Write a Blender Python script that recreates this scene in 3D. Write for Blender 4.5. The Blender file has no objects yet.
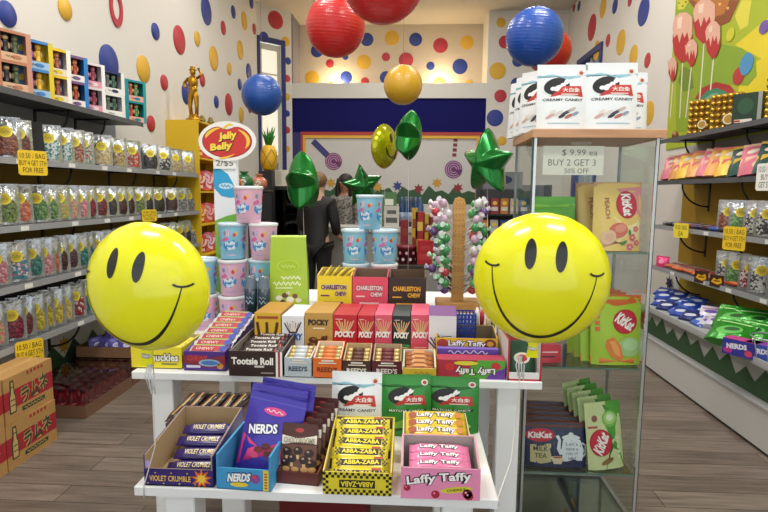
import bpy, math, random
from mathutils import Vector, Matrix, Euler
random.seed(7)
sc = bpy.context.scene
COL = sc.collection
PI = math.pi
R = math.radians
# ---------------------------------------------------------------- camera model (768x512 frame)
FPX, CAMH = 545.0, 1.5
_vy = Vector((28/FPX, -63/FPX, 1)).normalized()
_d = Vector((-0.015, 1, 0)); _d = (_d - _vy*_d.dot(_vy)).normalized()
_x = _d.cross(_vy)
def ray(px, py):
    c = Vector(((px-384)/FPX, (py-256)/FPX, 1))
    return Vector((_x.dot(c), _vy.dot(c), -_d.dot(c)))
def onY(px, py, Y):
    r = ray(px, py); return r*(Y/r.y) + Vector((0, 0, CAMH))
def onX(px, py, X):
    r = ray(px, py); return r*(X/r.x) + Vector((0, 0, CAMH))
def onZ(px, py, Z):
    r = ray(px, py); return r*((Z-CAMH)/r.z) + Vector((0, 0, CAMH))
def fit(x0, y0, x1, y1, z):
    """size and place of an upright thing whose base edge on height z shows at y1"""
    p = onZ((x0+x1)/2, y1, z)
    return fitY(x0, y0, x1, y1, p.y, z)
def fitY(x0, y0, x1, y1, Y, z=None):
    m = (x0+x1)/2
    w = onY(x1, y1, Y).x - onY(x0, y1, Y).x
    b = onY(m, y1, Y); t = onY(m, y0, Y)
    zz = b.z if z is None else z
    return b.x, Y, zz, w, t.z-zz
# ---------------------------------------------------------------- materials
_mats = {}
def lin(h):
    h = h.lstrip('#')
    o = []
    for i in (0, 2, 4):
        c = int(h[i:i+2], 16)/255
        o.append(c/12.92 if c <= .04045 else ((c+.055)/1.055)**2.4)
    return (o[0], o[1], o[2], 1)
def K(h, r=.5, m=0., coat=0., bump=0., bs=40., emit=0., alpha=1., mottle=0.):
    key = (h, r, m, coat, bump, bs, emit, alpha, mottle)
    if key in _mats: return _mats[key]
    mt = bpy.data.materials.new('paint_'+h.lstrip('#')); mt.use_nodes = True
    nt = mt.node_tree; p = nt.nodes['Principled BSDF']
    p.inputs['Base Color'].default_value = lin(h)
    p.inputs['Roughness'].default_value = r
    p.inputs['Metallic'].default_value = m
    p.inputs['Coat Weight'].default_value = coat
    p.inputs['Coat Roughness'].default_value = .1
    p.inputs['Alpha'].default_value = alpha
    if emit:
        p.inputs['Emission Color'].default_value = lin(h); p.inputs['Emission Strength'].default_value = emit
    if bump or mottle:
        tc = nt.nodes.new('ShaderNodeTexCoord')
        nz = nt.nodes.new('ShaderNodeTexNoise'); nz.inputs['Scale'].default_value = bs; nz.inputs['Detail'].default_value = 3
        nt.links.new(tc.outputs['Object'], nz.inputs['Vector'])
        if bump:
            b = nt.nodes.new('ShaderNodeBump'); b.inputs['Strength'].default_value = bump; b.inputs['Distance'].default_value = .01
            nt.links.new(nz.outputs['Fac'], b.inputs['Height']); nt.links.new(b.outputs['Normal'], p.inputs['Normal'])
        if mottle:
            mx = nt.nodes.new('ShaderNodeMix'); mx.data_type = 'RGBA'
            c = lin(h)
            mx.inputs[6].default_value = tuple(x*(1-mottle) for x in c[:3])+(1,)
            mx.inputs[7].default_value = tuple(min(1, x*(1+mottle)+.02*mottle) for x in c[:3])+(1,)
            nt.links.new(nz.outputs['Fac'], mx.inputs[0]); nt.links.new(mx.outputs[2], p.inputs['Base Color'])
    _mats[key] = mt
    return mt
def candy_mat(cols, scale=70.):
    key = ('candy',)+tuple(cols)+(scale,)
    if key in _mats: return _mats[key]
    mt = bpy.data.materials.new('candy_filling'); mt.use_nodes = True
    nt = mt.node_tree; p = nt.nodes['Principled BSDF']
    tc = nt.nodes.new('ShaderNodeTexCoord')
    vo = nt.nodes.new('ShaderNodeTexVoronoi'); vo.inputs['Scale'].default_value = scale
    nt.links.new(tc.outputs['Object'], vo.inputs['Vector'])
    cr = nt.nodes.new('ShaderNodeValToRGB'); cr.color_ramp.interpolation = 'CONSTANT'
    sp = nt.nodes.new('ShaderNodeSeparateColor')
    nt.links.new(vo.outputs['Color'], sp.inputs[0]); nt.links.new(sp.outputs[0], cr.inputs[0])
    el = cr.color_ramp.elements
    el[0].position = 0; el[0].color = lin(cols[0]); el[1].position = 1/len(cols) if len(cols) > 1 else .9; el[1].color = lin(cols[min(1, len(cols)-1)])
    for i in range(2, len(cols)):
        e = el.new(i/len(cols)); e.color = lin(cols[i])
    mu = nt.nodes.new('ShaderNodeMix'); mu.data_type = 'RGBA'; mu.blend_type = 'MULTIPLY'; mu.inputs[0].default_value = .6
    rp = nt.nodes.new('ShaderNodeMapRange'); rp.inputs[1].default_value = 0; rp.inputs[2].default_value = .012*70/scale*1.2
    rp.inputs[3].default_value = 1.; rp.inputs[4].default_value = .45
    nt.links.new(vo.outputs['Distance'], rp.inputs[0])
    nt.links.new(cr.outputs[0], mu.inputs[6]); nt.links.new(rp.outputs[0], mu.inputs[7])
    nt.links.new(mu.outputs[2], p.inputs['Base Color'])
    p.inputs['Roughness'].default_value = .35; p.inputs['Coat Weight'].default_value = .35; p.inputs['Coat Roughness'].default_value = .15
    b = nt.nodes.new('ShaderNodeBump'); b.inputs['Strength'].default_value = .6; b.inputs['Distance'].default_value = .006; b.invert = True
    nt.links.new(vo.outputs['Distance'], b.inputs['Height']); nt.links.new(b.outputs['Normal'], p.inputs['Normal'])
    _mats[key] = mt
    return mt
def glass_mat(tint='#dfeee6', amount=.10):
    key = ('glass', tint, amount)
    if key in _mats: return _mats[key]
    mt = bpy.data.materials.new('clear_glass'); mt.use_nodes = True
    nt = mt.node_tree; nt.nodes.remove(nt.nodes['Principled BSDF'])
    out = nt.nodes['Material Output']
    t = nt.nodes.new('ShaderNodeBsdfTransparent'); t.inputs[0].default_value = lin(tint)
    g = nt.nodes.new('ShaderNodeBsdfGlossy'); g.inputs['Roughness'].default_value = .02
    lw = nt.nodes.new('ShaderNodeFresnel'); lw.inputs[0].default_value = 1.45
    mr = nt.nodes.new('ShaderNodeMath'); mr.operation = 'MULTIPLY'; mr.inputs[1].default_value = amount*10
    nt.links.new(lw.outputs[0], mr.inputs[0])
    mx = nt.nodes.new('ShaderNodeMixShader')
    nt.links.new(mr.outputs[0], mx.inputs[0]); nt.links.new(t.outputs[0], mx.inputs[1]); nt.links.new(g.outputs[0], mx.inputs[2])
    nt.links.new(mx.outputs[0], out.inputs[0])
    _mats[key] = mt
    return mt
def floor_mat():
    mt = bpy.data.materials.new('grey_brown_planks'); mt.use_nodes = True
    nt = mt.node_tree; p = nt.nodes['Principled BSDF']; L = nt.links.new
    tc = nt.nodes.new('ShaderNodeTexCoord')
    br = nt.nodes.new('ShaderNodeTexBrick'); br.offset = .37
    br.inputs['Color1'].default_value = lin('#6b5f54'); br.inputs['Color2'].default_value = lin('#82756a')
    br.inputs['Mortar'].default_value = lin('#3d352e')
    br.inputs['Scale'].default_value = 1; br.inputs['Mortar Size'].default_value = .0025
    br.inputs['Brick Width'].default_value = 1.25; br.inputs['Row Height'].default_value = .15
    L(tc.outputs['Object'], br.inputs['Vector'])
    mp = nt.nodes.new('ShaderNodeMapping'); mp.inputs['Scale'].default_value = (1.6, 22, 1)
    L(tc.outputs['Object'], mp.inputs[0])
    nz = nt.nodes.new('ShaderNodeTexNoise'); nz.inputs['Scale'].default_value = 1.6; nz.inputs['Detail'].default_value = 8; nz.inputs['Roughness'].default_value = .65
    L(mp.outputs[0], nz.inputs['Vector'])
    rp = nt.nodes.new('ShaderNodeMapRange'); rp.inputs[1].default_value = .3; rp.inputs[2].default_value = .7; rp.inputs[3].default_value = .5; rp.inputs[4].default_value = 1.25
    L(nz.outputs['Fac'], rp.inputs[0])
    mx = nt.nodes.new('ShaderNodeMix'); mx.data_type = 'RGBA'; mx.blend_type = 'MULTIPLY'; mx.inputs[0].default_value = 1
    L(br.outputs['Color'], mx.inputs[6]); L(rp.outputs[0], mx.inputs[7]); L(mx.outputs[2], p.inputs['Base Color'])
    p.inputs['Roughness'].default_value = .42
    bm = nt.nodes.new('ShaderNodeBump'); bm.inputs['Strength'].default_value = .15; bm.inputs['Distance'].default_value = .004
    L(nz.outputs['Fac'], bm.inputs['Height']); L(bm.outputs['Normal'], p.inputs['Normal'])
    return mt
def wood_mat(c1, c2, sx=2, sy=30):
    mt = bpy.data.materials.new('light_wood'); mt.use_nodes = True
    nt = mt.node_tree; p = nt.nodes['Principled BSDF']; L = nt.links.new
    tc = nt.nodes.new('ShaderNodeTexCoord'); mp = nt.nodes.new('ShaderNodeMapping'); mp.inputs['Scale'].default_value = (sx, sy, sy)
    L(tc.outputs['Object'], mp.inputs[0])
    nz = nt.nodes.new('ShaderNodeTexNoise'); nz.inputs['Scale'].default_value = 3; nz.inputs['Detail'].default_value = 5
    L(mp.outputs[0], nz.inputs['Vector'])
    cr = nt.nodes.new('ShaderNodeValToRGB'); cr.color_ramp.elements[0].position = .35; cr.color_ramp.elements[1].position = .65
    cr.color_ramp.elements[0].color = lin(c1); cr.color_ramp.elements[1].color = lin(c2)
    L(nz.outputs['Fac'], cr.inputs[0]); L(cr.outputs[0], p.inputs['Base Color']); p.inputs['Roughness'].default_value = .45
    return mt
WHITE = '#f2f1ee'
# ---------------------------------------------------------------- mesh builder
_tx = {}
def text_mesh(s, off):
    if (s, off) in _tx: return _tx[(s, off)]
    cu = bpy.data.curves.new('lettering', 'FONT'); cu.body = s; cu.resolution_u = 2; cu.offset = off
    o = bpy.data.objects.new('lettering', cu)
    me = bpy.data.meshes.new_from_object(o)
    v = [(q.co.x, q.co.y) for q in me.vertices]; f = [tuple(q.vertices) for q in me.polygons]
    bpy.data.objects.remove(o); bpy.data.curves.remove(cu); bpy.data.meshes.remove(me)
    xs = [q[0] for q in v]; ys = [q[1] for q in v]
    x0, x1, y0, y1 = min(xs), max(xs), min(ys), max(ys)
    v = [((q[0]-(x0+x1)/2)/(x1-x0), (q[1]-(y0+y1)/2)/(y1-y0)) for q in v]
    _tx[(s, off)] = (v, f)
    return v, f
class B:
    def __init__(s):
        s.v = []; s.f = []; s.m = []; s.s = []; s.mats = []; s.M = Matrix(); s.W = None; s.fy = 0.; s.e = .0006
    def mi(s, m):
        if isinstance(m, str): m = K(m)
        if m not in s.mats: s.mats.append(m)
        return s.mats.index(m)
    def add(s, vs, fs, m, smooth=False):
        o = len(s.v); k = s.mi(m)
        s.v += [s.M @ Vector(p) for p in vs]
        for f in fs:
            s.f.append(tuple(i+o for i in f)); s.m.append(k); s.s.append(smooth)
    def box(s, x0, x1, y0, y1, z0, z1, m):
        s.add([(x0,y0,z0),(x1,y0,z0),(x1,y1,z0),(x0,y1,z0),(x0,y0,z1),(x1,y0,z1),(x1,y1,z1),(x0,y1,z1)],
              [(0,3,2,1),(4,5,6,7),(0,1,5,4),(1,2,6,5),(2,3,7,6),(3,0,4,7)], m)
    def bbox(s, x0, x1, y0, y1, z0, z1, m, c=.004):
        """box with chamfered vertical and top edges"""
        pts = [(x0+c,y0),(x1-c,y0),(x1,y0+c),(x1,y1-c),(x1-c,y1),(x0+c,y1),(x0,y1-c),(x0,y0+c)]
        cx, cy = (x0+x1)/2, (y0+y1)/2
        ins = [(cx+(x-cx)*(1-2*c/(x1-x0)), cy+(y-cy)*(1-2*c/(y1-y0))) for x, y in pts]
        vs = [(x,y,z0) for x,y in pts]+[(x,y,z1-c) for x,y in pts]+[(x,y,z1) for x,y in ins]
        fs = [tuple(range(7,-1,-1)), tuple(range(16,24))]
        for k in (0, 8):
            for i in range(8):
                j = (i+1) % 8; fs.append((k+i, k+j, k+8+j, k+8+i))
        s.add(vs, fs, m)
    def prism(s, pts, y0, y1, m, caps=True):
        n = len(pts)
        vs = [(x,y0,z) for x,z in pts]+[(x,y1,z) for x,z in pts]
        fs = [(i,(i+1)%n,n+(i+1)%n,n+i) for i in range(n)]
        if caps: fs += [tuple(range(n-1,-1,-1)), tuple(range(n,2*n))]
        s.add(vs, fs, m)
    def lathe(s, prof, m, n=24, cx=0, cy=0, smooth=True):
        vs = []; fs = []
        for r, z in prof:
            for i in range(n):
                a = 2*PI*i/n; vs.append((cx+r*math.cos(a), cy+r*math.sin(a), z))
        for k in range(len(prof)-1):
            for i in range(n):
                j = (i+1) % n; fs.append((k*n+i, k*n+j, k*n+n+j, k*n+n+i))
        if prof[0][0] > 1e-6: fs.append(tuple(range(n-1,-1,-1)))
        if prof[-1][0] > 1e-6: fs.append(tuple((len(prof)-1)*n+i for i in range(n)))
        s.add(vs, fs, m, smooth)
    def ball(s, c, rx, ry, rz, m, n=16, k=10):
        vs = []; fs = []
        for a in range(k+1):
            t = PI*a/k
            for i in range(n):
                q = 2*PI*i/n
                vs.append((c[0]+rx*math.sin(t)*math.cos(q), c[1]+ry*math.sin(t)*math.sin(q), c[2]-rz*math.cos(t)))
        for a in range(k):
            for i in range(n):
                j = (i+1) % n; fs.append((a*n+i, a*n+j, a*n+n+j, a*n+n+i))
        s.add(vs, fs, m, True)
    def tube(s, path, r, m, n=8, rad=None):
        path = [Vector(p) for p in path]; vs = []; fs = []
        for i, p in enumerate(path):
            t = (path[min(i+1, len(path)-1)]-path[max(i-1, 0)]).normalized()
            u = t.orthogonal().normalized() if abs(t.z) > .95 or i == -1 else t.cross(Vector((0,0,1))).normalized()
            if abs(t.z) > .95: u = (Vector((1,0,0))-t*t.x).normalized()
            w = t.cross(u); rr = rad[i] if rad else r
            for k in range(n):
                a = 2*PI*k/n; vs.append(p+u*rr*math.cos(a)+w*rr*math.sin(a))
        for i in range(len(path)-1):
            for k in range(n):
                j = (k+1) % n; fs.append((i*n+k, i*n+j, i*n+n+j, i*n+n+k))
        fs.append(tuple(range(n-1,-1,-1))); fs.append(tuple((len(path)-1)*n+k for k in range(n)))
        s.add(vs, fs, m, True)
    # printed decoration on the front of a thing: (u, v) -> the surface
    def w(s, u, v, l):
        n = l*s.e
        return s.W(u, v, n) if s.W else (u, s.fy-n, v)
    def rect(s, u0, v0, u1, v1, m, l=1, sub=None):
        a = sub or (6 if s.W else 1)
        vs = [s.w(u0+(u1-u0)*i/a, v0+(v1-v0)*j/a, l) for j in range(a+1) for i in range(a+1)]
        s.add(vs, [(j*(a+1)+i, j*(a+1)+i+1, (j+1)*(a+1)+i+1, (j+1)*(a+1)+i) for j in range(a) for i in range(a)], m, bool(s.W))
    def poly(s, pts, m, l=1):
        cu = sum(p[0] for p in pts)/len(pts); cv = sum(p[1] for p in pts)/len(pts)
        if not s.W:
            s.add([s.w(u, v, l) for u, v in pts], [tuple(range(len(pts)))], m); return
        n = len(pts); vs = [s.w(cu, cv, l)]; rings = 3
        for k in range(1, rings+1):
            for u, v in pts: vs.append(s.w(cu+(u-cu)*k/rings, cv+(v-cv)*k/rings, l))
        fs = [(0, 1+i, 1+(i+1) % n) for i in range(n)]
        for k in range(rings-1):
            for i in range(n):
                j = (i+1) % n; fs.append((1+k*n+i, 1+k*n+n+i, 1+k*n+n+j, 1+k*n+j))
        s.add(vs, fs, m, True)
    def ell(s, cu, cv, ru, rv, m, l=1, rot=0, n=20):
        c, d = math.cos(rot), math.sin(rot)
        s.poly([(cu+ru*math.cos(2*PI*i/n)*c-rv*math.sin(2*PI*i/n)*d, cv+ru*math.cos(2*PI*i/n)*d+rv*math.sin(2*PI*i/n)*c) for i in range(n)], m, l)
    def stroke(s, pts, wd, m, l=1):
        vs = []; n = len(pts)
        for i, p in enumerate(pts):
            a = pts[max(i-1, 0)]; b = pts[min(i+1, n-1)]
            dx, dy = b[0]-a[0], b[1]-a[1]; q = math.hypot(dx, dy) or 1
            ww = wd[i] if isinstance(wd, (list, tuple)) else wd
            vs.append(s.w(p[0]-dy/q*ww/2, p[1]+dx/q*ww/2, l)); vs.append(s.w(p[0]+dy/q*ww/2, p[1]-dx/q*ww/2, l))
        s.add(vs, [(2*i+1, 2*i+3, 2*i+2, 2*i) for i in range(n-1)], m, bool(s.W))
    def txt(s, t, cu, cv, w, h, m, l=2, rot=0, shear=0, off=.015, arch=0):
        v, f = text_mesh(t, off); c, d = math.cos(rot), math.sin(rot); vs = []
        for a, b in v:
            x = a*w+b*h*shear; y = b*h+arch*h*(.25-a*a)
            vs.append(s.w(cu+x*c-y*d, cv+x*d+y*c, l))
        s.add(vs, f, m)
    def star(s, cu, cv, r, m, l=1, n=5, k=.45, rot=PI/2):
        s.poly([(cu+r*(1 if i % 2 == 0 else k)*math.cos(rot+PI*i/n), cv+r*(1 if i % 2 == 0 else k)*math.sin(rot+PI*i/n)) for i in range(2*n)], m, l)
    def done(s, name, parent=None, loc=None, rot=None):
        me = bpy.data.meshes.new(name)
        me.from_pydata([tuple(p) for p in s.v], [], s.f)
        for m in s.mats: me.materials.append(m)
        me.polygons.foreach_set('material_index', s.m); me.polygons.foreach_set('use_smooth', s.s)
        me.update()
        o = bpy.data.objects.new(name, me); COL.objects.link(o)
        if parent: o.parent = parent
        if loc is not None: o.location = loc
        if rot is not None: o.rotation_euler = rot
        return o
def tag(o, label, cat, group=None):
    o['label'] = label; o['category'] = cat
    if group: o['group'] = group
    return o
def thing(name, label, cat, loc=(0,0,0), rz=0, group=None, rot=None):
    o = bpy.data.objects.new(name, None); COL.objects.link(o); o.empty_display_size = .05
    o.location = loc; o.rotation_euler = rot or (0, 0, rz)
    return tag(o, label, cat, group)
def struct(o):
    o['kind'] = 'structure'; return o
def dup(root, loc=None, rot=None, label=None, group=None):
    r = root.copy(); COL.objects.link(r)
    for ch in list(root.children):
        c = ch.copy(); COL.objects.link(c); c.parent = r
        for g in list(ch.children):
            d = g.copy(); COL.objects.link(d); d.parent = c
    if loc is not None: r.location = loc
    if rot is not None: r.rotation_euler = rot
    if label: r['label'] = label
    if group: r['group'] = group
    return r
ORD = ['first','second','third','fourth','fifth','sixth','seventh','eighth','ninth','tenth','eleventh','twelfth','thirteenth','fourteenth','fifteenth','sixteenth','seventeenth','eighteenth','nineteenth','twentieth']+['twenty-%s' % q for q in ('first','second','third','fourth','fifth','sixth','seventh','eighth','ninth')]
# ---------------------------------------------------------------- shape generators
def bag_W(w, h, t, top=.12, stand=True, y0=0.):
    def W(u, v, n):
        a = max(0., 1-(2*u/w)**2); q = min(1., max(0., v/h))
        if stand: p = min(1., (1-top-q)/.55) if q < 1-top else 0.
        else: p = math.sin(PI*min(1, max(0, (q-.05)/(.95-top)))) if .05 < q < 1-top else 0.
        p = max(0., p)
        return (u, y0-(t/2)*(a**.6)*(p**.7)-n, v)
    return W
def pouch(b, w, h, t, front, back=None, top=.12, stand=True, nx=10, nz=12):
    W = bag_W(w, h, t, top, stand); back = back or front
    g = []
    for j in range(nz+1):
        for i in range(nx+1): g.append(W(-w/2+w*i/nx, h*j/nz, 0))
    k = len(g)
    g2 = [(x, -y+.0008, z) for x, y, z in g]
    fs = [(j*(nx+1)+i, j*(nx+1)+i+1, (j+1)*(nx+1)+i+1, (j+1)*(nx+1)+i) for j in range(nz) for i in range(nx)]
    b.add(g, fs, front, True)
    b.add(g2, [tuple(reversed(f)) for f in fs], back, True)
    # bottom gusset
    b.add([W(-w/2+w*i/nx, 0, 0) for i in range(nx+1)]+[g2[i] for i in range(nx+1)], [(i+1, i, nx+1+i, nx+2+i) for i in range(nx)], back, True)
    b.W = W
    return b
def carton(w, d, h, col, top=None, side=None):
    b = B(); c = col if not isinstance(col, str) else K(col, .4)
    b.add([(-w/2,-d/2,0),(w/2,-d/2,0),(w/2,d/2,0),(-w/2,d/2,0),(-w/2,-d/2,h),(w/2,-d/2,h),(w/2,d/2,h),(-w/2,d/2,h)],
          [(0,3,2,1),(0,1,5,4),(2,3,7,6)], c)
    b.add(b.v[1:3]+b.v[5:7]+[b.v[3], b.v[0], b.v[7], b.v[4]], [(0,1,3,2),(4,5,7,6)], side or c)
    b.add(b.v[4:8], [(0,1,2,3)], top or c)
    b.fy = -d/2
    return b
def tray(w, d, lip, back, col, inner='#b79a78', t=.003, low=None):
    """open display carton: front lip, sloping sides, tall back"""
    b = B(); c = K(col, .45) if isinstance(col, str) else col; n = K(inner, .8)
    x, y = w/2, d/2; low = lip if low is None else low
    b.box(-x, x, -y, y, 0, t, n)
    b.box(-x, x, -y, -y+t, 0, lip, c); b.box(-x+t, x-t, -y+t, -y+2*t, t, lip-.0005, n)
    b.box(-x, x, y-t, y, 0, back, c); b.box(-x+t, x-t, y-2*t, y-t, t, back-.0005, n)
    for sx in (-1, 1):
        for (a0, a1, mm) in ((x-t, x, c), (x-2*t, x-t, n)):
            q = [(-y+.0004, 0), (y-.0004, 0), (y-.0004, back-.0006), (y-.05*d, back-.0006), (-y+.0004, low)]
            p0 = [(sx*a0, yy, zz) for yy, zz in q]; p1 = [(sx*a1, yy, zz) for yy, zz in q]; k = len(q)
            fs = [(i, (i+1) % k, k+(i+1) % k, k+i) for i in range(k)]+[tuple(range(k)), tuple(range(2*k-1, k-1, -1))]
            b.add(p0+p1, fs, mm)
    b.fy = -y
    return b
def bar(L, wd, t, col, band=None, text=None, tcol='#ffffff', rev=False, band2=None):
    """wrapped candy bar lying flat, crimped ends, print on its upper face"""
    b = B(); n = 10; xs = [-L/2, -L/2+.012, -L/2+.016, -L/2+.03, 0, L/2-.03, L/2-.016, L/2-.012, L/2]
    pr = [.06, .08, .45, 1, 1, 1, .45, .08, .06]; vs = []
    for x, p in zip(xs, pr):
        for i in range(n):
            a = 2*PI*i/n; cy, sy = math.cos(a), math.sin(a)
            vs.append((x, wd/2*(.85+.15*p)*math.copysign(abs(cy)**.6, cy), t/2+t/2*p*math.copysign(abs(sy)**.6, sy)))
    fs = [(k*n+i, k*n+n+i, k*n+n+(i+1) % n, k*n+(i+1) % n) for k in range(8) for i in range(n)]
    m = K(col, .3, coat=.4)
    b.add(vs, fs+[tuple(range(n)), tuple(range(9*n-1, 8*n-1, -1))], m, True)
    b.W = lambda u, v, l: (u, v, t+l)
    if band: b.rect(-L/2+.03, -wd*.3, L/2-.03, wd*.3, band, 1, 1)
    if band2: b.rect(-L*.12, -wd*.32, L/2-.03, wd*.32, band2, 1.5, 1)
    if text: b.txt(text, 0, 0, L*.62, wd*.42, tcol, 3, rot=PI if rev else 0)
    return b
def squiggle(b, cu, cv, w, h, m, l=3, k=3, wd=.003):
    b.stroke([(cu-w/2+w*i/24, cv+h/2*math.sin(2*PI*k*i/24)*(1-.3*math.cos(i))) for i in range(25)], wd, m, l)
# ================================================================ the setting
CZ = 4.7            # ceiling height
XL, XR = -2.7, 2.7
wallw = K('#dad6cf', .85, mottle=.04, bs=1.5); ceilw = K('#cfc6b8', .9, mottle=.05, bs=1)
YF = -1.6; YB = 10.1; YN = 10.86
b = B(); b.box(XL-.15, XR+.15, YF, YN+.2, -.1, 0, floor_mat()); struct(b.done('floor'))
b = B(); b.box(XL-.15, XR+.15, YF, YN+.2, CZ, CZ+.1, ceilw); struct(b.done('ceiling'))
b = B(); b.box(XL-.15, XL, YF, 9.6, 0, CZ, wallw); struct(b.done('wall_left'))
WY0, WY1, WZ0, WZ1 = 8.3, 9.35, 1.0, 3.62   # opening for the window on the right
b = B()
b.box(XR, XR+.15, YF, WY0, 0, CZ, wallw); b.box(XR, XR+.15, WY1, YB, 0, CZ, wallw)
b.box(XR, XR+.15, WY0, WY1, 0, WZ0, wallw); b.box(XR, XR+.15, WY0, WY1, WZ1, CZ, wallw)
struct(b.done('wall_right'))
b = B(); b.box(1.307, XR+.15, YB, YN+.2, 0, CZ, wallw); struct(b.done('wall_back_right'))
b = B(); b.box(-2.21, 1.307, YN, YN+.2, 0, CZ, K('#cdbfac', .85, mottle=.05, bs=1)); struct(b.done('wall_back'))
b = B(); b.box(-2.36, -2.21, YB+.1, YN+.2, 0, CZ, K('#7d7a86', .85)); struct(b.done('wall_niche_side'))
# angled wall with the glazed door
A0, A1 = Vector((-2.7, 9.6)), Vector((-2.21, 10.1))
ang = math.atan2(A1.y-A0.y, A1.x-A0.x); AL = (A1-A0).length
def angM(): return Matrix.Translation((A0.x, A0.y, 0)) @ Matrix.Rotation(ang, 4, 'Z')
DT = 4.1
b = B(); b.M = angM()
b.box(-.1, .03, 0, .12, 0, CZ, wallw); b.box(.5, AL, 0, .12, 0, CZ, wallw); b.box(.03, .5, 0, .12, DT, CZ, wallw)
struct(b.done('wall_back_left'))
d = thing('door_1', 'tall glazed door with a dark blue surround in the far left corner', 'door', (0, 0, 0)); del d['category']; d['kind'] = 'structure'
b = B(); b.M = angM(); nb = K('#232a6b', .5)
b.box(.0, .03+.02, -.02, .0, 0, DT+.07, nb); b.box(.48, .56, -.02, 0, 0, DT+.07, nb); b.box(.05, .48, -.02, 0, DT-.02, DT+.07, nb)
o = b.done('door_frame', d); o['kind'] = 'structure'
b = B(); b.M = angM(); fr = K('#c9c6b8', .5)
b.box(.05, .1, .03, .07, 0, DT-.03, fr); b.box(.42, .48, .03, .07, 0, DT-.03, fr); b.box(.1, .42, .03, .07, DT-.13, DT-.03, fr)
b.box(.1, .42, .03, .07, 2.02, 2.16, fr); b.box(.1, .42, .03, .07, 0, .25, fr)
for z in (3.55, 3.15): b.box(.1, .42, .035, .05, z, z+.025, fr)
b.done('door_leaf', d)['kind'] = 'structure'
b = B(); b.M = angM(); b.box(.1, .42, .045, .055, 2.16, DT-.13, K('#e9e3d0', .3, emit=.55)); b.box(.1, .42, .045, .055, .25, 2.02, K('#8f968c', .15))
b.done('pane', d)['kind'] = 'structure'
# niche ledge, blue beam, white display panel with red and yellow border
LZ0, LZ1 = 3.2, 3.466
b = B(); b.box(-2.21, 1.307, YB, YN, LZ0, LZ1, K('#d9d6cf', .8)); struct(b.done('trim_1'))
b = B(); b.box(-2.21, 1.307, YB+.04, YN, 2.59, LZ0, K('#060858', 1.0)); struct(b.done('trim_2'))
b = B(); b.box(-2.21, 1.307, YB+.06, YN, 0, 2.59, K('#d2d0cc', .85)); struct(b.done('wall_back_lower'))
def edgebar(name, x0, x1, z0, z1, y, m):
    b = B(); b.box(x0, x1, y, y+.03, z0, z1, m); return struct(b.done(name))
b = B(); b.box(-2.06, 1.26, YB+.02, YB+.06, 2.545, 2.60, K('#b3342f', .5)); b.box(1.215, 1.275, YB+.02, YB+.06, 1.0, 2.545, K('#8a2f52', .5)); b.box(-2.06, -2.02, YB+.02, YB+.06, 1.0, 2.545, K('#b3342f', .5)); struct(b.done('trim_3'))
b = B(); b.box(-2.02, 1.215, YB+.03, YB+.06, 2.49, 2.545, K('#e8b33c', .5)); b.box(1.16, 1.215, YB+.03, YB+.06, 1.0, 2.49, K('#d9a23a', .5)); b.box(-2.02, -1.97, YB+.03, YB+.06, 1.0, 2.49, K('#e8b33c', .5)); struct(b.done('trim_4'))
b = B(); b.box(-2.21, -2.06, YB+.015, YB+.06, 0, 2.59, K('#2b2868', .55)); struct(b.done('trim_5'))
# window on the right with a dark blue frame
d = thing('window_1', 'window with a dark blue frame in the far right corner', 'window'); del d['category']; d['kind'] = 'structure'
b = B(); nb = K('#2c3470', .5)
for (y0, y1, z0, z1) in ((WY0-.06, WY0+.02, WZ0-.06, WZ1+.06), (WY1-.02, WY1+.06, WZ0-.06, WZ1+.06), (WY0+.02, WY1-.02, WZ1-.03, WZ1+.06), (WY0+.02, WY1-.02, WZ0-.06, WZ0+.03)):
    b.box(XR-.03, XR+.1, y0, y1, z0, z1, nb)
b.box(XR+.02, XR+.06, (WY0+WY1)/2-.03, (WY0+WY1)/2+.03, WZ0+.03, WZ1-.03, K('#a9aaa5', .5))
b.done('window_frame', d)['kind'] = 'structure'
b = B(); b.box(XR+.07, XR+.08, WY0, WY1, WZ0, WZ1, K('#8e9ba4', .15, emit=.15)); b.done('window_pane', d)['kind'] = 'structure'
# shop front behind the camera: posts, transom and glass, daylight comes in through it
d = thing('window_2', 'glazed shop front behind the viewer', 'window'); del d['category']; d['kind'] = 'structure'
b = B(); fm = K('#3a3b3d', .4, m=.6)
for x in (-2.7, -1.35, -.45, .45, 1.35, 2.62): b.box(x, x+.08, YF-.06, YF+.02, 0, CZ, fm)
b.box(XL, XR, YF-.06, YF+.02, 2.6, 2.72, fm); b.box(XL, XR, YF-.06, YF+.02, 0, .35, fm); b.box(XL, XR, YF-.06, YF+.02, CZ-.5, CZ, fm)
b.done('window_frame', d)['kind'] = 'structure'
# ceiling line of the far wall, baseboards
b = B(); b.box(XL, XL+.015, 6.9, 9.55, 0, .12, '#c9c6c0'); struct(b.done('baseboard_left'))
b = B(); b.box(XR-.015, XR, 5.7, 8.2, 0, .12, '#c9c6c0'); struct(b.done('baseboard_right'))

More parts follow.
